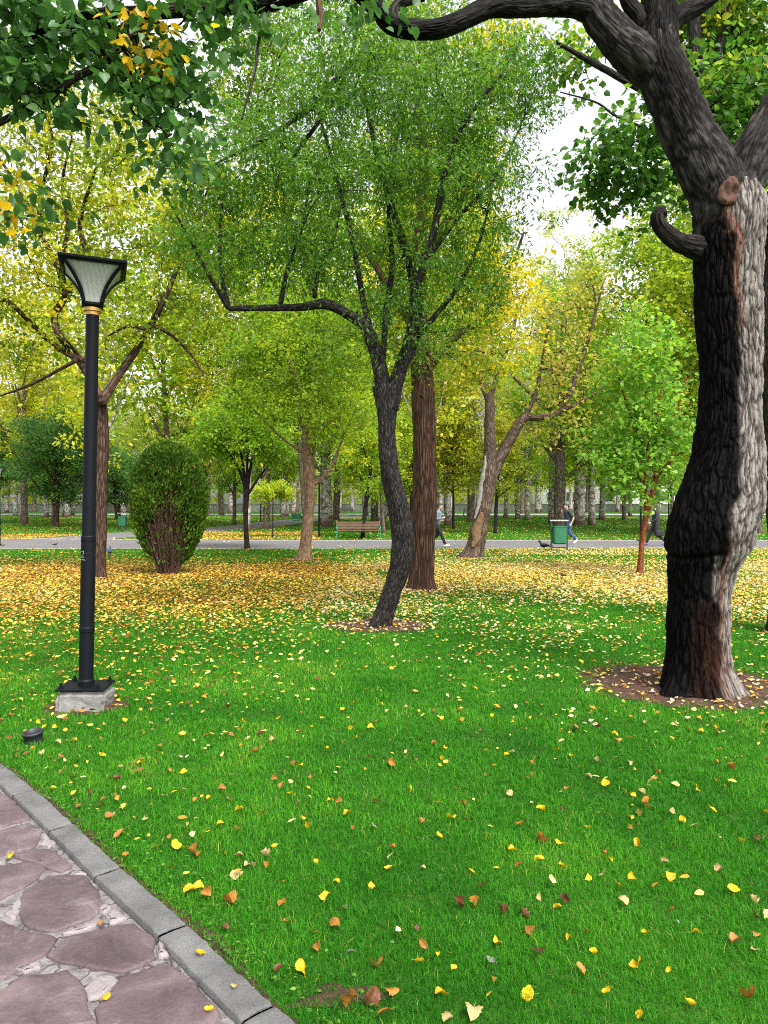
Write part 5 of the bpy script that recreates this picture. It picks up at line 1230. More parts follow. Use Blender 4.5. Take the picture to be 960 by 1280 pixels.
# low pale wall along the far road
M_WALL = plain('pale_wall', (.21, .215, .205), .85, var=.15, vscale=.6)
def box(bm, c, s, rz=0, bev=0):
    r = bmesh.ops.create_cube(bm, size=1)['verts']
    M = Matrix.Translation(Vector([float(v) for v in c])) @ Matrix.Rotation(rz, 4, 'Z') @ Matrix.Diagonal((*[float(v) for v in s], 1))
    bmesh.ops.transform(bm, matrix=M, verts=r)
    if bev:
        ed = list({e for v in r for e in v.link_edges}); bmesh.ops.bevel(bm, geom=ed, offset=bev, segments=2, affect='EDGES', profile=.5)
def cyl_bm(bm, p0, p1, r0, r1, seg=16):
    p0, p1 = Vector([float(v) for v in p0]), Vector([float(v) for v in p1]); d = p1 - p0
    r = bmesh.ops.create_cone(bm, cap_ends=True, segments=seg, radius1=r0, radius2=r1, depth=d.length)['verts']
    bmesh.ops.transform(bm, matrix=Matrix.Translation((p0 + p1) / 2) @ d.to_track_quat('Z', 'Y').to_matrix().to_4x4(), verts=r)
zt = float(terrain(126))
wl = thing('low_wall', 'long pale low wall along the far side of the road', 'wall', (0, 126, zt))
bm = bmesh.new(); box(bm, (0, 0, .55), (300, .35, 1.3)); bm_obj('wall_body', bm, M_WALL, wl)
bm = bmesh.new(); box(bm, (0, 0, 1.262), (300, .5, .12)); bm_obj('coping', bm, M_KERBF, wl)
# white house glimpsed through the trunks
hb = thing('white_house', 'white flat roofed house glimpsed between trunks right of the bin', 'house', (P(755, 0, 131)[0], 131.5, zt))
M_WHITE = plain('white_render', (.74, .74, .73), .8, var=.06, vscale=.5); M_GLASSD = plain('dark_window_glass', (.05, .065, .08), .15, var=.2, vscale=.6); M_ROOF = plain('grey_roof_edge', (.22, .22, .23), .8)
bm = bmesh.new(); box(bm, (0, 0, 2.6), (24, 6, 5.4)); bm_obj('wall', bm, M_WHITE, hb)
bm = bmesh.new(); box(bm, (0, -.1, 5.45), (24.6, 6.8, .32)); bm_obj('roof', bm, M_ROOF, hb)
for k in range(7):
    bm = bmesh.new(); box(bm, (-9.9 + k * 3.3, -3.03, 2.6), (1.6, .1, 1.7)); wo = bm_obj('window', bm, M_WHITE, hb)
    bm = bmesh.new(); box(bm, (-9.9 + k * 3.3, -3.09, 2.6), (1.4, .06, 1.5)); bm_obj('pane', bm, M_GLASSD, wo)

# ------------------------------------------------------------------ clipped bush
DB = 18.0; bb_ = np.array([P(211, 0, DB)[0], DB, 0.]); sB = DB / F
prof_z = np.array([0, .05, .25, .6, 1.0, 1.5, 2.0, 2.5, 2.85, 3.05, 3.17]); prof_r = .89 * np.array([.19, .27, .40, .60, .79, .90, .92, .80, .62, .42, .05])
def bush_R(z, a): return np.interp(z, prof_z, prof_r) * (1 + .08 * vnoise(np.stack([np.cos(a) * 1.7, np.sin(a) * 1.7, z * 1.6], 1)) + .07 * vnoise(np.stack([np.cos(a) * 5, np.sin(a) * 5, z * 3.2], 1)))
acc = Acc(); NS = 420
a = rng.uniform(0, 6.28, NS); ht = rng.uniform(1.0, 2.9, NS); f = np.sqrt(rng.random(NS)); rt = np.interp(ht, prof_z, prof_r) * f * .93
u = np.linspace(0, 1, 7)
r0 = .20 * np.sqrt(rng.random(NS)); a0 = a + rng.normal(0, .4, NS)
R_ = r0[:, None] * (1 - u) + rt[:, None] * u ** .75
S_ = np.stack([np.cos(a0)[:, None] * r0[:, None] * (1 - u) + np.cos(a)[:, None] * rt[:, None] * u ** .75, np.sin(a0)[:, None] * r0[:, None] * (1 - u) + np.sin(a)[:, None] * rt[:, None] * u ** .75, ht[:, None] * u], -1) + rng.normal(0, .02, (NS, 7, 3)) * u[None, :, None]
V, Q, bk = tubes_batch(S_, rng.uniform(.006, .015, NS)[:, None] * np.linspace(1, .35, 7)[None], 5); acc.add(V, Q, bk=bk)
# bare side twigs
M2 = 5200; si = rng.integers(0, NS, M2); ti = rng.integers(1, 7, M2); p0 = S_[si, ti]; dv = unit(p0 * [1, 1, 0] + rng.normal(0, .25, (M2, 3))) * rng.uniform(.08, .26, (M2, 1)); dv[:, 2] = np.abs(dv[:, 2]) + rng.uniform(.02, .16, M2)
p1 = p0 + dv; az_ = np.arctan2(p1[:, 1], p1[:, 0]); inside = np.hypot(p1[:, 0], p1[:, 1]) < bush_R(p1[:, 2], az_); p0, p1 = p0[inside], p1[inside]
V, Q, bk = tubes_batch(np.stack([p0, (p0 + p1) / 2 + rng.normal(0, .008, p0.shape), p1], 1), np.full((len(p0), 3), .0032), 3); acc.add(V, Q, bk=bk)
NF = 44000
z = .22 + rng.random(NF) ** .8 * 2.95; a = rng.uniform(0, 6.28, NF); Rr = bush_R(z, a); f = 1 - rng.normal(.07, .14, NF).clip(-.10, 1); x, y = np.cos(a) * Rr * f, np.sin(a) * Rr * f
front = np.clip(-np.sin(a - .12), 0, 1)              # the bare side faces the lawn
bare_top = .30 + 1.75 * front ** 1.5 + .30 * vnoise(np.stack([np.cos(a) * 3, np.sin(a) * 3, z * 2], 1))
pk = 1 / (1 + np.exp(-(z - bare_top) / .30)); hole = vnoise(np.stack([x * 3.2, y * 3.2, z * 2.6], 1)) > .22
kp = (rng.random(NF) < pk.clip(.05)) & ~(hole & (rng.random(NF) < .65)) & (f > .3); pos = np.stack([x, y, z], 1)[kp]; n = len(pos)
dr = unit(pos * [1, 1, 0]) * .55 + np.array([0, 0, .9]) + rng.normal(0, .35, (n, 3)); nm = np.cross(dr, rng.normal(0, 1, (n, 3)))
tint = .45 * rng.random(n) + .30 * (f[kp] - .6) + .2 * vnoise(pos * 3) + .15; tint = np.where(rng.random(n) < .012, rng.uniform(.86, 1, n), tint.clip(0, .82))
V, Fc, tn = leaves(pos, dr, nm, rng.uniform(.06, .13, n), rng.uniform(.025, .05, n), L_BLADE, tint)
LM_BUSH = leaf_mat('scale_leaf_sprays', [(0, (.014, .040, .005)), (.35, (.040, .095, .010)), (.7, (.095, .18, .015)), (.84, (.18, .28, .02)), (.88, (.32, .19, .06)), (1, (.5, .32, .12))], trans=.3, tgain=1.2, rough=.65, spec=.1, hvar=0, vvar=0)
ro = thing('clipped_bush', 'egg shaped evergreen bush with bare reddish stems at its foot', 'bush', bb_)
acc.build('stems', bark_mat('reddish_stems', (.03, .014, .012), (.10, .052, .042), (.19, .11, .09), 20, .3, .5, .01), ro)
mk('foliage', V, Fc, LM_BUSH, ro, {'tint': tn})

# ------------------------------------------------------------------ lamp posts
M_BLK = plain('black_paint', (.0025, .0034, .006), .55, spec=.16, var=.35, vscale=7, bstr=.15, bscale=60)
M_GOLD = plain('brass_ring', (.42, .24, .06), .38, metal=.7, var=.25)
M_CONC = plain('rough_concrete', (.19, .18, .175), .9, var=.4, vscale=16, bstr=1., bscale=40)
M_SCUFF = plain('white_scuff', (.22, .23, .23), .7)
m, nt, b = new_mat('frosted_pane'); tc = nd(nt, 'ShaderNodeTexCoord'); wv = nd(nt, 'ShaderNodeTexWave', i_Scale=9.0, i_Distortion=.1); nt.links.new(tc.outputs['Object'], wv.inputs['Vector'])
nt.links.new(ramp(nt, wv.outputs[0], [(0, (.40, .415, .385)), (1, (.47, .485, .45))]), b.inputs['Base Color']); b.inputs['Roughness'].default_value = .35
tr = nd(nt, 'ShaderNodeBsdfTranslucent'); tr.inputs['Color'].default_value = (.75, .78, .73, 1); ms = nd(nt, 'ShaderNodeMixShader'); ms.inputs[0].default_value = .12
nt.links.new(b.outputs[0], ms.inputs[1]); nt.links.new(tr.outputs[0], ms.inputs[2]); nt.links.new(ms.outputs[0], nt.nodes['Material Output'].inputs['Surface']); pass
M_PANE = m
DL = 5.95
def make_lamp(label, loc, block=True):
    t = thing('lamp_post', label, 'lamp post', loc)
    zb = .155 if block else .0
    if block:
        bm = bmesh.new(); box(bm, (0, 0, .055), (.385, .35, .21), .12); bmesh.ops.bevel(bm, geom=list(bm.edges), offset=.03, segments=3, affect='EDGES'); bmesh.ops.subdivide_edges(bm, edges=list(bm.edges), cuts=3, use_grid_fill=True)
        for v in bm.verts:
            d = float(fbm(np.array([[v.co.x * 9, v.co.y * 9, v.co.z * 9]]), 3)[0]); v.co += Vector((v.co.x, v.co.y, (v.co.z - .08) * .4)).normalized() * .026 * d
        bm_obj('concrete_block', bm, M_CONC, t, False)
    bm = bmesh.new(); box(bm, (0, 0, zb + .022), (.37, .34, .016), .1, .003); bp = bm_obj('base_plate', bm, M_BLK, t)
    for sx, sy in ((-1, -1), (1, -1), (1, 1), (-1, 1)):
        bm = bmesh.new(); x_, y_ = sx * .145, sy * .13; cyl_bm(bm, (x_, y_, zb + .03), (x_, y_, zb + .045), .018, .018, 6); cyl_bm(bm, (x_, y_, zb + .045), (x_, y_, zb + .07), .009, .009, 8); bm_obj('bolt', bm, M_BLK, bp)
    H = 3.155
    prof = [(0, .063), (.035, .063), (.05, .056), (.42, .056), (.43, .060), (.46, .060), (.47, .056), (1.15, .056), (1.16, .058), (1.19, .058), (1.20, .052), (H - zb - .02, .050)]
    sg = 32; th = np.linspace(0, 2 * math.pi, sg, endpoint=False); pa = Acc(); j = np.arange(sg)
    for (z0_, r0_), (z1_, r1_) in zip(prof[:-1], prof[1:]):
        pa.add(np.concatenate([np.stack([np.cos(th) * r_, np.sin(th) * r_, np.full(sg, z_ + zb + .03)], 1) for z_, r_ in ((z0_, r0_), (z1_, r1_))]), np.stack([j, (j + 1) % sg, sg + (j + 1) % sg, sg + j], -1))
    o = pa.build('pole', M_BLK, t)
    # small cover plate and scratch on the pole
    bm = bmesh.new(); cyl_bm(bm, (0, 0, H), (0, 0, H + .03), .055, .055, 24); cyl_bm(bm, (0, 0, H + .03), (0, 0, H + .055), .07, .07, 24); cyl_bm(bm, (0, 0, H + .055), (0, 0, H + .08), .055, .055, 24); bm_obj('brass_ring', bm, M_GOLD, t)
    # lantern: square bell, flaring to the roof
    L0 = H + .08; LH = .300
    ln = bpy.data.objects.new('lantern', None)
    bmf = bmesh.new(); rot = R(21); us = np.linspace(0, 1, 13); half = .066 + .138 * us ** 2.1 + .02 * us
    ca = [(math.cos(rot + k * math.pi / 2 + math.pi / 4), math.sin(rot + k * math.pi / 2 + math.pi / 4)) for k in range(4)]
    for k in range(4):
        c0, s0_ = ca[k]
        pts = [np.array([c0 * h_ * 1.414, s0_ * h_ * 1.414, L0 + u_ * LH]) for u_, h_ in zip(us, half)]
        v, fs, _, _ = tube(np.array(pts), np.full(13, .014), 8)
        vs_ = [bmf.verts.new(p) for p in v]
        for fa in fs:
            for f_ in fa:
                try: bmf.faces.new([vs_[q_] for q_ in f_])
                except ValueError: pass
    for u_, h_ in ((0., half[0]), (1., half[-1])):
        for k in range(4):
            p0 = (ca[k][0] * h_ * 1.414, ca[k][1] * h_ * 1.414, L0 + u_ * LH); p1 = (ca[(k + 1) % 4][0] * h_ * 1.414, ca[(k + 1) % 4][1] * h_ * 1.414, L0 + u_ * LH); cyl_bm(bmf, p0, p1, .016, .016, 8)
    box(bmf, (0, 0, L0 - .006), (.145, .145, .02), rot)
    fr = bm_obj('lantern', bmf, M_BLK, t, True)
    for k in range(4):
        bm = bmesh.new(); rows = []
        for u_, h_ in zip(us, half):
            h2 = h_ - .006; a_ = np.array([ca[k][0], ca[k][1]]) * h2 * 1.414; b__ = np.array([ca[(k + 1) % 4][0], ca[(k + 1) % 4][1]]) * h2 * 1.414
            rows.append([bm.verts.new((*(a_ * (1 - s_) + b__ * s_), L0 + u_ * LH)) for s_ in np.linspace(0, 1, 7)])
        for r0_, r1_ in zip(rows[:-1], rows[1:]):
            for q_ in range(6): bm.faces.new((r0_[q_], r0_[q_ + 1], r1_[q_ + 1], r1_[q_]))
        bmesh.ops.recalc_face_normals(bm, faces=bm.faces); bm.normal_update(); bmesh.ops.solidify(bm, geom=list(bm.faces), thickness=.004)
        bm_obj('pane', bm, M_PANE, fr, True)
    bm = bmesh.new(); box(bm, (0, 0, L0 + LH + .010), (.505, .505, .024), rot, .006)
    v0 = bmesh.ops.create_cone(bm, cap_ends=True, segments=4, radius1=.335, radius2=.08, depth=.03)['verts']; bmesh.ops.transform(bm, matrix=Matrix.Translation((0, 0, L0 + LH + .036)) @ Matrix.Rotation(rot + math.pi / 4, 4, 'Z'), verts=v0)
    bm_obj('roof', bm, M_BLK, fr)
    bpy.data.objects.remove(ln)
    return t
lamp = make_lamp('black lamp post on a concrete block with flared square lantern', (P(107, 0, DL)[0], DL, 0))
lamp.rotation_euler = (0, R(1.0), 0)
# scuff mark on the pole
p = np.array([[-.03, -.0525, 1.22], [-.014, -.0555, 1.235], [-.012, -.0558, 1.26], [-.03, -.0528, 1.275]]); acc = Acc()
for pts in ([[-.036, -.047, 1.255], [-.020, -.0545, 1.262], [-.014, -.0560, 1.248], [-.026, -.052, 1.225], [-.036, -.0465, 1.215], [-.012, -.0565, 1.212]], [[-.040, -.044, 1.19], [-.02, -.0547, 1.192], [.0, -.0580, 1.19]]):
    v, fs, bk, _ = tube(catmull(pts, 16), np.full(16, .0026), 5); acc.add(v, fs)
o = acc.build('scuff_mark', M_SCUFF, lamp); o['label'] = 'white scratched mark on the black pole'
for (px, py), lab in {(399, 672): 'distant black lamp post right of the tan trunk', (326, 652): 'far black lamp post by the side path', (801, 676): 'black lamp post behind the young red stem', (-1, 682): 'black lamp post cut by the left picture edge', (836, 655): 'far thin lamp post beside the massive trunk'}.items():
    g = G(px, py); l2 = dup(lamp, g, 0, None, lab); 
    for ch in list(l2.children):
        if ch.name.startswith(('concrete_block', 'scuff')):
            for g_ in list(ch.children): bpy.data.objects.remove(g_)
            bpy.data.objects.remove(ch)
    l2.location.z -= .155; l2['group'] = 'lamp posts of the park'
lamp['group'] = 'lamp posts of the park'

# black plastic collar in the grass
g = G(42, 928); t = thing('pipe_collar', 'short black plastic ring standing in the grass by the paving', 'pipe collar', (g[0], g[1], 0))
prof = [(.070, -.02), (.070, .048), (.076, .050), (.077, .066), (.070, .070), (.064, .066), (.062, .02), (.060, .01)]
sg = 36; th = np.linspace(0, 2 * math.pi, sg, endpoint=False); V = np.concatenate([np.stack([np.cos(th) * r, np.sin(th) * r, np.full(sg, z)], 1) for r, z in prof]); i = np.arange(len(prof) - 1)[:, None] * sg; j = np.arange(sg)[None]
M_PLAS = plain('black_plastic', (.018, .02, .024), .45, var=.3, vscale=14)
mk('ring', V, np.stack([i + j, i + (j + 1) % sg, i + sg + (j + 1) % sg, i + sg + j], -1).reshape(-1, 4), M_PLAS, t)
bm = bmesh.new(); cyl_bm(bm, (0, 0, -.01), (0, 0, .014), .0615, .0615, 36); bm_obj('soil_fill', bm, M_SOIL, t)
t.rotation_euler = (R(6), R(-4), 0); t.location.z = .018; t.scale = (.88, .88, .88)

# ------------------------------------------------------------------ bins and benches
M_GRN = plain('green_paint', (.012, .115, .05), .45, var=.25, vscale=5, bstr=.1)
M_DGRN = plain('dark_green_paint', (.008, .035, .02), .45, var=.25)
M_STEEL = plain('steel_bar', (.4, .4, .39), .4, metal=.5)
M_LGRN = plain('bench_green_paint', (.02, .22, .10), .45, var=.2)
M_WOOD = plain('bench_wood', (.11, .058, .032), .6, var=.35, vscale=6)
def make_bin(label, loc, rz):
    t = thing('litter_bin', label, 'litter bin', loc, rz, 'litter bins')
    for s in (-1, 1):
        bm = bmesh.new(); box(bm, (s * .30, 0, .57), (.045, .045, 1.14), 0, .005); bm_obj('post', bm, M_DGRN, t)
    bm = bmesh.new(); box(bm, (0, 0, 1.165), (.70, .06, .045), 0, .006); bm_obj('top_rail', bm, M_STEEL, t)
    bm = bmesh.new(); box(bm, (0, 0, .16), (.56, .035, .04), 0, .004); bm_obj('bottom_rail', bm, M_DGRN, t)
    bm = bmesh.new()
    # bucket: open, slightly tapered, rounded lip
    pr_ = [(.20, .30), (.245, .34), (.255, .92), (.268, .925), (.268, .96), (.255, .965), (.240, .92), (.235, .36)]
    loops = []
    for hw, z in pr_:
        ring = []
        for k in range(24):
            a = k / 24 * 2 * math.pi; c_, s_ = math.cos(a), math.sin(a); e_ = .35
            ring.append(bm.verts.new((math.copysign(abs(c_) ** e_, c_) * hw, math.copysign(abs(s_) ** e_, s_) * hw * .72, z)))
        loops.append(ring)
    for a, b__ in zip(loops[:-1], loops[1:]):
        for k in range(24): bm.faces.new((a[k], a[(k + 1) % 24], b__[(k + 1) % 24], b__[k]))
    bm.faces.new(loops[0][::-1]); bm.faces.new(loops[-1])
    bm_obj('bucket', bm, M_GRN, t)
    for s in (-1, 1):
        bm = bmesh.new(); cyl_bm(bm, (s * .24, 0, .80), (s * .30, 0, .80), .02, .02, 10); bm_obj('pivot', bm, M_DGRN, t)
    return t
g = G(699, 690); bin1 = make_bin('green litter bin in a dark frame on the near side of the path', g, R(4))
g = G(153, 663.5); dup(bin1, g, R(-6), None, 'far green litter bin between lamp post and clipped bush')
def make_bench(label, loc, rz, wood):
    t = thing('park_bench', label, 'bench', loc, rz, 'park benches'); L = 2.3
    for s in (-1, 1):
        acc = Acc(); x_ = s * L / 2
        for pts in ([(x_, .30, 0), (x_, .26, .25), (x_, .25, .43), (x_, .33, .62), (x_, .40, .95)], [(x_, -.24, 0), (x_, -.22, .25), (x_, -.24, .43)], [(x_, -.24, .42), (x_, .0, .405), (x_, .26, .42)], [(x_, .32, .64), (x_, .0, .66), (x_, -.26, .64), (x_, -.27, .55), (x_, -.24, .43)]):
            q = catmull(pts, 14); v, fs, _, _ = tube(q, np.full(14, .028), 8); acc.add(v, fs)
        acc.build('end_frame', M_LGRN, t)
    for k in range(4):
        bm = bmesh.new(); box(bm, (0, -.20 + k * .125, .452), (L + .06, .10, .035), 0, .006); bm_obj('seat_slat', bm, wood, t)
    for k in range(3):
        bm = bmesh.new(); zc = .58 + k * .135; box(bm, (0, .285 + (zc - .55) * .23, zc), (L + .06, .035, .115), 0, .006); bm_obj('back_slat', bm, wood, t)
    return t
g = G(448, 673.5); make_bench('brown wooden bench with green end frames behind the path', g, R(4), M_WOOD)
g = G(376, 657); make_bench('all green bench beside the side path left of the tan trunk', g, R(78), M_LGRN)
for (px, py, rz) in ((592, 645.5, 0), (430, 643.5, 0)):
    g = G(px, py); make_bench({592: 'far grey bench behind the leaning forked tree', 430: 'far grey bench left of the bench tree'}[px], g, rz, M_CONC)

# ------------------------------------------------------------------ people and birds
def cap(acc, p0, p1, r0, r1, sides=14, flat=1.0):
    p0, p1 = np.array(p0, float), np.array(p1, float); d = p1 - p0; L = np.linalg.norm(d)
    if L < 1e-5: d = np.array([0, 0, 1.]); L = 1e-5
    d = d / L; ts, rs = [], []
    for a in np.linspace(-math.pi / 2, 0, 5)[:-1]: ts.append(math.sin(a) * r0); rs.append(max(math.cos(a) * r0, r0 * .05))
    for f in np.linspace(0, 1, 6): ts.append(f * L); rs.append(r0 + (r1 - r0) * f)
    for a in np.linspace(0, math.pi / 2, 5)[1:]: ts.append(L + math.sin(a) * r1); rs.append(max(math.cos(a) * r1, r1 * .05))
    pts = p0 + d * np.array(ts)[:, None]; v, fs, _, rg = tube(pts, rs, sides)
    if flat != 1.0: v[:, 1] = (v[:, 1] - p0[1]) * flat + p0[1]
    acc.add(v, fs)
def ell(acc, c, r, rz=0):
    bm = bmesh.new(); bmesh.ops.create_uvsphere(bm, u_segments=20, v_segments=14, radius=1); bm.verts.index_update()
    V = np.array([v.co[:] for v in bm.verts]) * r + np.array(c)
    f3 = np.array([[v.index for v in f.verts] for f in bm.faces if len(f.verts) == 3]); f4 = np.array([[v.index for v in f.verts] for f in bm.faces if len(f.verts) == 4]); bm.free()
    acc.add(V, [f3, f4])
def fuse(acc, name, mat, parent, vox, smooth=6):
    o = mk('tmp', np.concatenate(acc.V), acc.F, mat)
    mo = o.modifiers.new('r', 'REMESH'); mo.mode = 'VOXEL'; mo.voxel_size = vox; mo.use_smooth_shade = True
    ms_ = o.modifiers.new('s', 'SMOOTH'); ms_.factor = .5; ms_.iterations = smooth
    dg = bpy.context.evaluated_depsgraph_get(); me = bpy.data.meshes.new_from_object(o.evaluated_get(dg)); me.name = name
    old = o.data; bpy.data.objects.remove(o); bpy.data.meshes.remove(old)
    me.materials.clear(); me.materials.append(mat)
    me.polygons.foreach_set('use_smooth', np.ones(len(me.polygons), bool))
    return link(name, me, None, parent)
M_SKIN = plain('skin', (.50, .30, .22), .55, var=.08)
M_HAIR = plain('dark_hair', (.022, .014, .010), .6, var=.3)
def hand(acc, wr, dirv, curl_dir):
    wr = np.array(wr, float); d = np.array(dirv, float); d /= np.linalg.norm(d); c = np.array(curl_dir, float); c = c - d * c.dot(d); c /= np.linalg.norm(c); s = np.cross(d, c)
    cap(acc, wr, wr + d * .075, .026, .034, 10)
    for k, (o_, L) in enumerate(((-.030, .062), (-.010, .074), (.010, .070), (.030, .055))):
        b0 = wr + d * .085 + s * o_; b1 = b0 + d * L * .5 + c * .012; b2 = b1 + d * L * .3 + c * L * .45
        cap(acc, b0 - d * .02, b1, .0105, .0095, 8); cap(acc, b1, b2, .0095, .008, 8)
    t0 = wr + d * .03 - s * .028; t1 = t0 + d * .03 - s * .025 + c * .012; t2 = t1 + d * .03 + c * .012; cap(acc, t0, t1, .013, .011, 8); cap(acc, t1, t2, .011, .009, 8)
def person(label, loc, rz, pose, top_m, leg_m, shoe_m, short=False, scale=1.0):
    t = thing('person', label, 'person', loc, rz); t.scale = (scale,) * 3
    A = Acc(); hip = .95; lean = pose.get('lean', .03)
    sh = np.array([lean, 0, 1.42])
    # body under the clothes
    cap(A, (0, 0, .98), (lean * .6, 0, 1.22), .115, .12); cap(A, (lean * .6, 0, 1.22), (lean, 0, 1.38), .12, .11)
    cap(A, (lean, -.13, 1.40), (lean, .13, 1.40), .065, .065); cap(A, (lean, 0, 1.42), (lean + .03, 0, 1.56), .055, .05)
    hc = np.array([lean + .05, 0, 1.645]); ell(A, hc, (.098, .076, .118)); ell(A, hc + [.03, 0, -.055], (.065, .056, .062))
    cap(A, hc + [.09, 0, .02], hc + [.112, 0, -.018], .011, .015, 8)                     # nose
    for s in (-1, 1): ell(A, hc + [-.005, s * .078, -.005], (.022, .010, .032))              # ears
    cap(A, hc + [.085, -.025, -.055], hc + [.085, .025, -.055], .010, .010, 8)             # lips
    cap(A, hc + [.086, -.04, .028], hc + [.086, .04, .028], .012, .012, 8)                 # brow
    legs = pose['legs']; arms = pose['arms']
    for (s, kn, an, toe) in legs:
        h0 = (0, s * .09, .93); cap(A, h0, kn, .085, .056); cap(A, kn, an, .055, .036); cap(A, an, toe, .036, .026)
    for (s, el, wr, hd, cu) in arms:
        s0_ = (lean, s * .185, 1.405); cap(A, s0_, el, .046, .036); cap(A, el, wr, .036, .026); hand(A, wr, hd, cu)
    fuse(A, 'body', M_SKIN, t, .0085, 2)
    for s in (-1, 1):
        bm = bmesh.new(); bmesh.ops.create_uvsphere(bm, u_segments=10, v_segments=8, radius=.011, matrix=Matrix.Translation(Vector(hc + [.088, s * .032, .006]))); bm_obj('eye', bm, M_HAIR, t, True)
    Hh = Acc(); ell(Hh, hc + [-.022, 0, .028], (.102, .088, .112)); ell(Hh, hc + [.02, 0, .085], (.080, .072, .045)); fuse(Hh, 'hair', M_HAIR, t, .012, 3)
    Sx = Acc()
    cap(Sx, (-.005, 0, .95), (lean * .6, 0, 1.22), .150, .152, 20, 1.18); cap(Sx, (lean * .6, 0, 1.22), (lean, 0, 1.36), .150, .138, 20, 1.22); cap(Sx, (lean, -.15, 1.40), (lean, .15, 1.40), .080, .080); cap(Sx, (lean, 0, 1.42), (lean + .01, 0, 1.475), .085, .07)
    for (s, el, wr, hd, cu) in arms:
        s0_ = np.array((lean, s * .185, 1.40)); el_ = np.array(el); wr_ = np.array(wr)
        if short: cap(Sx, s0_, s0_ + (el_ - s0_) * .7, .064, .06)
        else: cap(Sx, s0_, el_, .066, .055); cap(Sx, el_, el_ + (wr_ - el_) * .95, .055, .042)
    fuse(Sx, pose.get('top', 'jacket'), top_m, t, .012, 5)
    Tr = Acc(); cap(Tr, (0, 0, .90), (0, 0, 1.02), .142, .138, 20, 1.12)
    for (s, kn, an, toe) in legs:
        kn_, an_ = np.array(kn), np.array(an); h0 = np.array((0, s * .085, .92)); cap(Tr, h0, kn_, .108, .076); cap(Tr, kn_, kn_ + (an_ - kn_) * .93, .074, .058)
    fuse(Tr, 'trousers', leg_m, t, .012, 5)
    for (s, kn, an, toe) in legs:
        an_, toe_ = np.array(an), np.array(toe); d = toe_ - an_; heel = an_ - np.array([d[0] * .25, 0, .045]); S2 = Acc(); cap(S2, heel, toe_, .042, .040); cap(S2, an_ - [0, 0, .02], heel + (toe_ - heel) * .5, .046, .04); fuse(S2, 'shoe', shoe_m, t, .010, 3)
    return t
M_GREYTOP = plain('grey_blue_top', (.15, .19, .25), .85, var=.2, vscale=12); M_BLACKC = plain('black_cloth', (.013, .013, .016), .85, var=.3); M_NAVY = plain('dark_teal_cloth', (.015, .03, .032), .85, var=.25); M_JEANS = plain('blue_denim', (.03, .06, .17), .85, var=.3, vscale=15)
M_WSHOE = plain('white_shoe', (.6, .62, .66), .6); M_PSHOE = plain('violet_blue_shoe', (.10, .10, .38), .6)
walk = lambda k=1.: [(-1, (.20 * k, -.09, .53), (.36 * k, -.09, .115), (.51 * k, -.09, .075)), (1, (.02 * k, .09, .50), (-.33 * k, .09, .21), (-.22 * k, .09, .055))]
g = G(546, 684.3)
person('jogging man in grey blue top and black trousers on the path', (g[0], g[1], g[2] + .012), R(-12), {'legs': walk(1.0), 'top': 'sweatshirt', 'lean': .07, 'arms': [(-1, (-.02, -.27, 1.14), (.23, -.22, 1.17), (1, .15, .35), (0, 1, .2)), (1, (-.10, .26, 1.14), (.13, .24, 1.06), (1, 0, .2), (0, -1, .2))]}, M_GREYTOP, M_BLACKC, M_WSHOE, scale=1.02)
g = G(711, 680.5)
person('man in black T-shirt and blue jeans walking behind the green bin', (g[0], g[1], g[2] + .012), R(180 + 12), {'legs': walk(.9), 'top': 'shirt', 'lean': .06, 'arms': [(-1, (.10, -.25, 1.17), (.24, -.16, 1.40), (.3, .3, 1), (0, 1, 0)), (1, (-.10, .26, 1.13), (.02, .27, .90), (.4, 0, -1), (0, -1, .2))]}, M_NAVY, M_JEANS, M_WSHOE, short=True, scale=1.03)
g = G(820, 682.5)
tp = person('man in black jacket and trousers walking left of the massive trunk', (g[0], g[1], g[2] + .012), R(180 - 8), {'legs': walk(1.05), 'top': 'jacket', 'lean': .02, 'arms': [(1, (.03, .25, 1.13), (.24, .22, .98), (1, 0, -.5), (0, -1, .2)), (-1, (-.12, -.26, 1.14), (-.06, -.27, .90), (.2, 0, -1), (0, 1, .2))]}, M_BLACKC, M_BLACKC, M_PSHOE, scale=1.02)
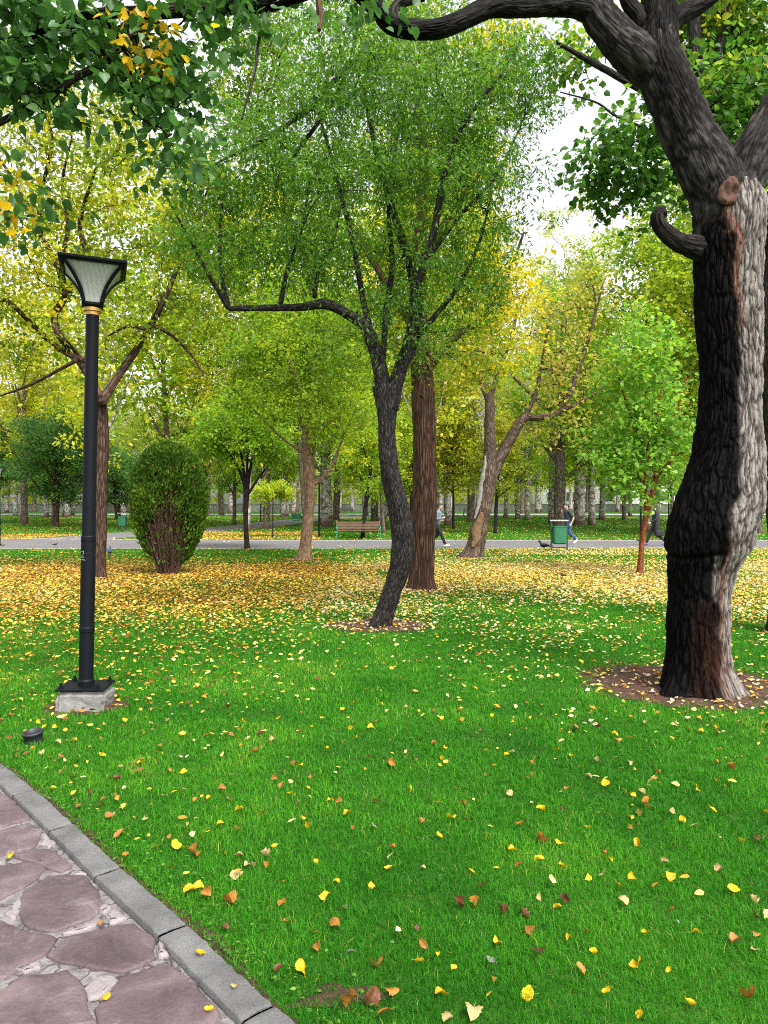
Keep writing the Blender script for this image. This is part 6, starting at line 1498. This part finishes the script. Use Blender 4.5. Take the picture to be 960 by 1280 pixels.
# bag he carries: hangs from his hand, a thing of its own
bg_ = thing('shoulder_bag', 'dark bag hanging from the hand of the man in black', 'bag', (g[0] + .06, g[1] - .27, g[2]))
bm = bmesh.new(); box(bm, (0, 0, .56), (.34, .10, .26), 0, .035); bm_obj('bag_body', bm, M_BLACKC, bg_, True)
v, fs, _, _ = tube(catmull([(-.1, 0, .67), (-.06, 0, .80), (0, 0, .86), (.06, 0, .80), (.1, 0, .67)], 16), np.full(16, .010), 6); mk('handle', v, fs, M_BLACKC, bg_)

def bird(name, label, loc, rz, s, body_m, head_m, wing_m, tail=1.0, up=.0):
    t = thing(name, label, 'bird', loc, rz); t.scale = (s,) * 3
    A = Acc(); ell(A, (0, 0, .155), (.115, .062, .065)); cap(A, (.06, 0, .175), (.115, 0, .225 + up), .048, .030); ell(A, (.13, 0, .245 + up), (.036, .030, .032)); cap(A, (-.09, 0, .15), (-.20 * tail, 0, .135), .04, .022, 12, .8); fuse(A, 'body', body_m, t, .006, 3)
    A = Acc(); cap(A, (.158, 0, .243 + up), (.200, 0, .235 + up), .012, .003, 8); A.build('beak', M_BLACKC, t)
    for q in (-1, 1):
        A = Acc(); ell(A, (-.02, q * .055, .165), (.115, .016, .042)); cap(A, (-.10, q * .05, .155), (-.19, q * .03, .14), .022, .008, 8); A.build('wing', wing_m, t)
        A = Acc(); cap(A, (.0, q * .025, .11), (.005, q * .025, .01), .008, .006, 8); cap(A, (-.015, q * .025, .006), (.04, q * .025, .006), .006, .004, 6); A.build('leg', M_BROWNL, t)
    return t
M_BROWNL = plain('bird_leg', (.12, .06, .05), .6); M_PIG = plain('pigeon_grey_blue', (.05, .07, .13), .7, var=.2); M_PIGW = plain('pigeon_wing', (.09, .12, .18), .7, var=.2)
M_CROW = plain('black_feather', (.012, .012, .014), .5)
g = G(137, 697); bird('pigeon', 'blue grey pigeon on the grass beside the left trunk', (g[0], g[1], .02), R(105), 1.3, M_PIG, M_PIG, M_PIGW)
g = G(680, 688.5); bird('crow', 'black crow on the path just left of the green bin', (g[0], g[1], .012), R(172), 1.3, M_CROW, M_CROW, M_CROW, 1.25, .03)
g = G(69, 683.5); bird('blackbird', 'tiny dark bird at the edge of the path at left', (g[0], g[1], .012), R(20), .6, M_CROW, M_CROW, M_CROW)
g = G(704, 724); bird('blackbird', 'tiny dark bird among yellow leaves below the green bin', (g[0], g[1], .02), R(200), .5, M_CROW, M_CROW, M_CROW)
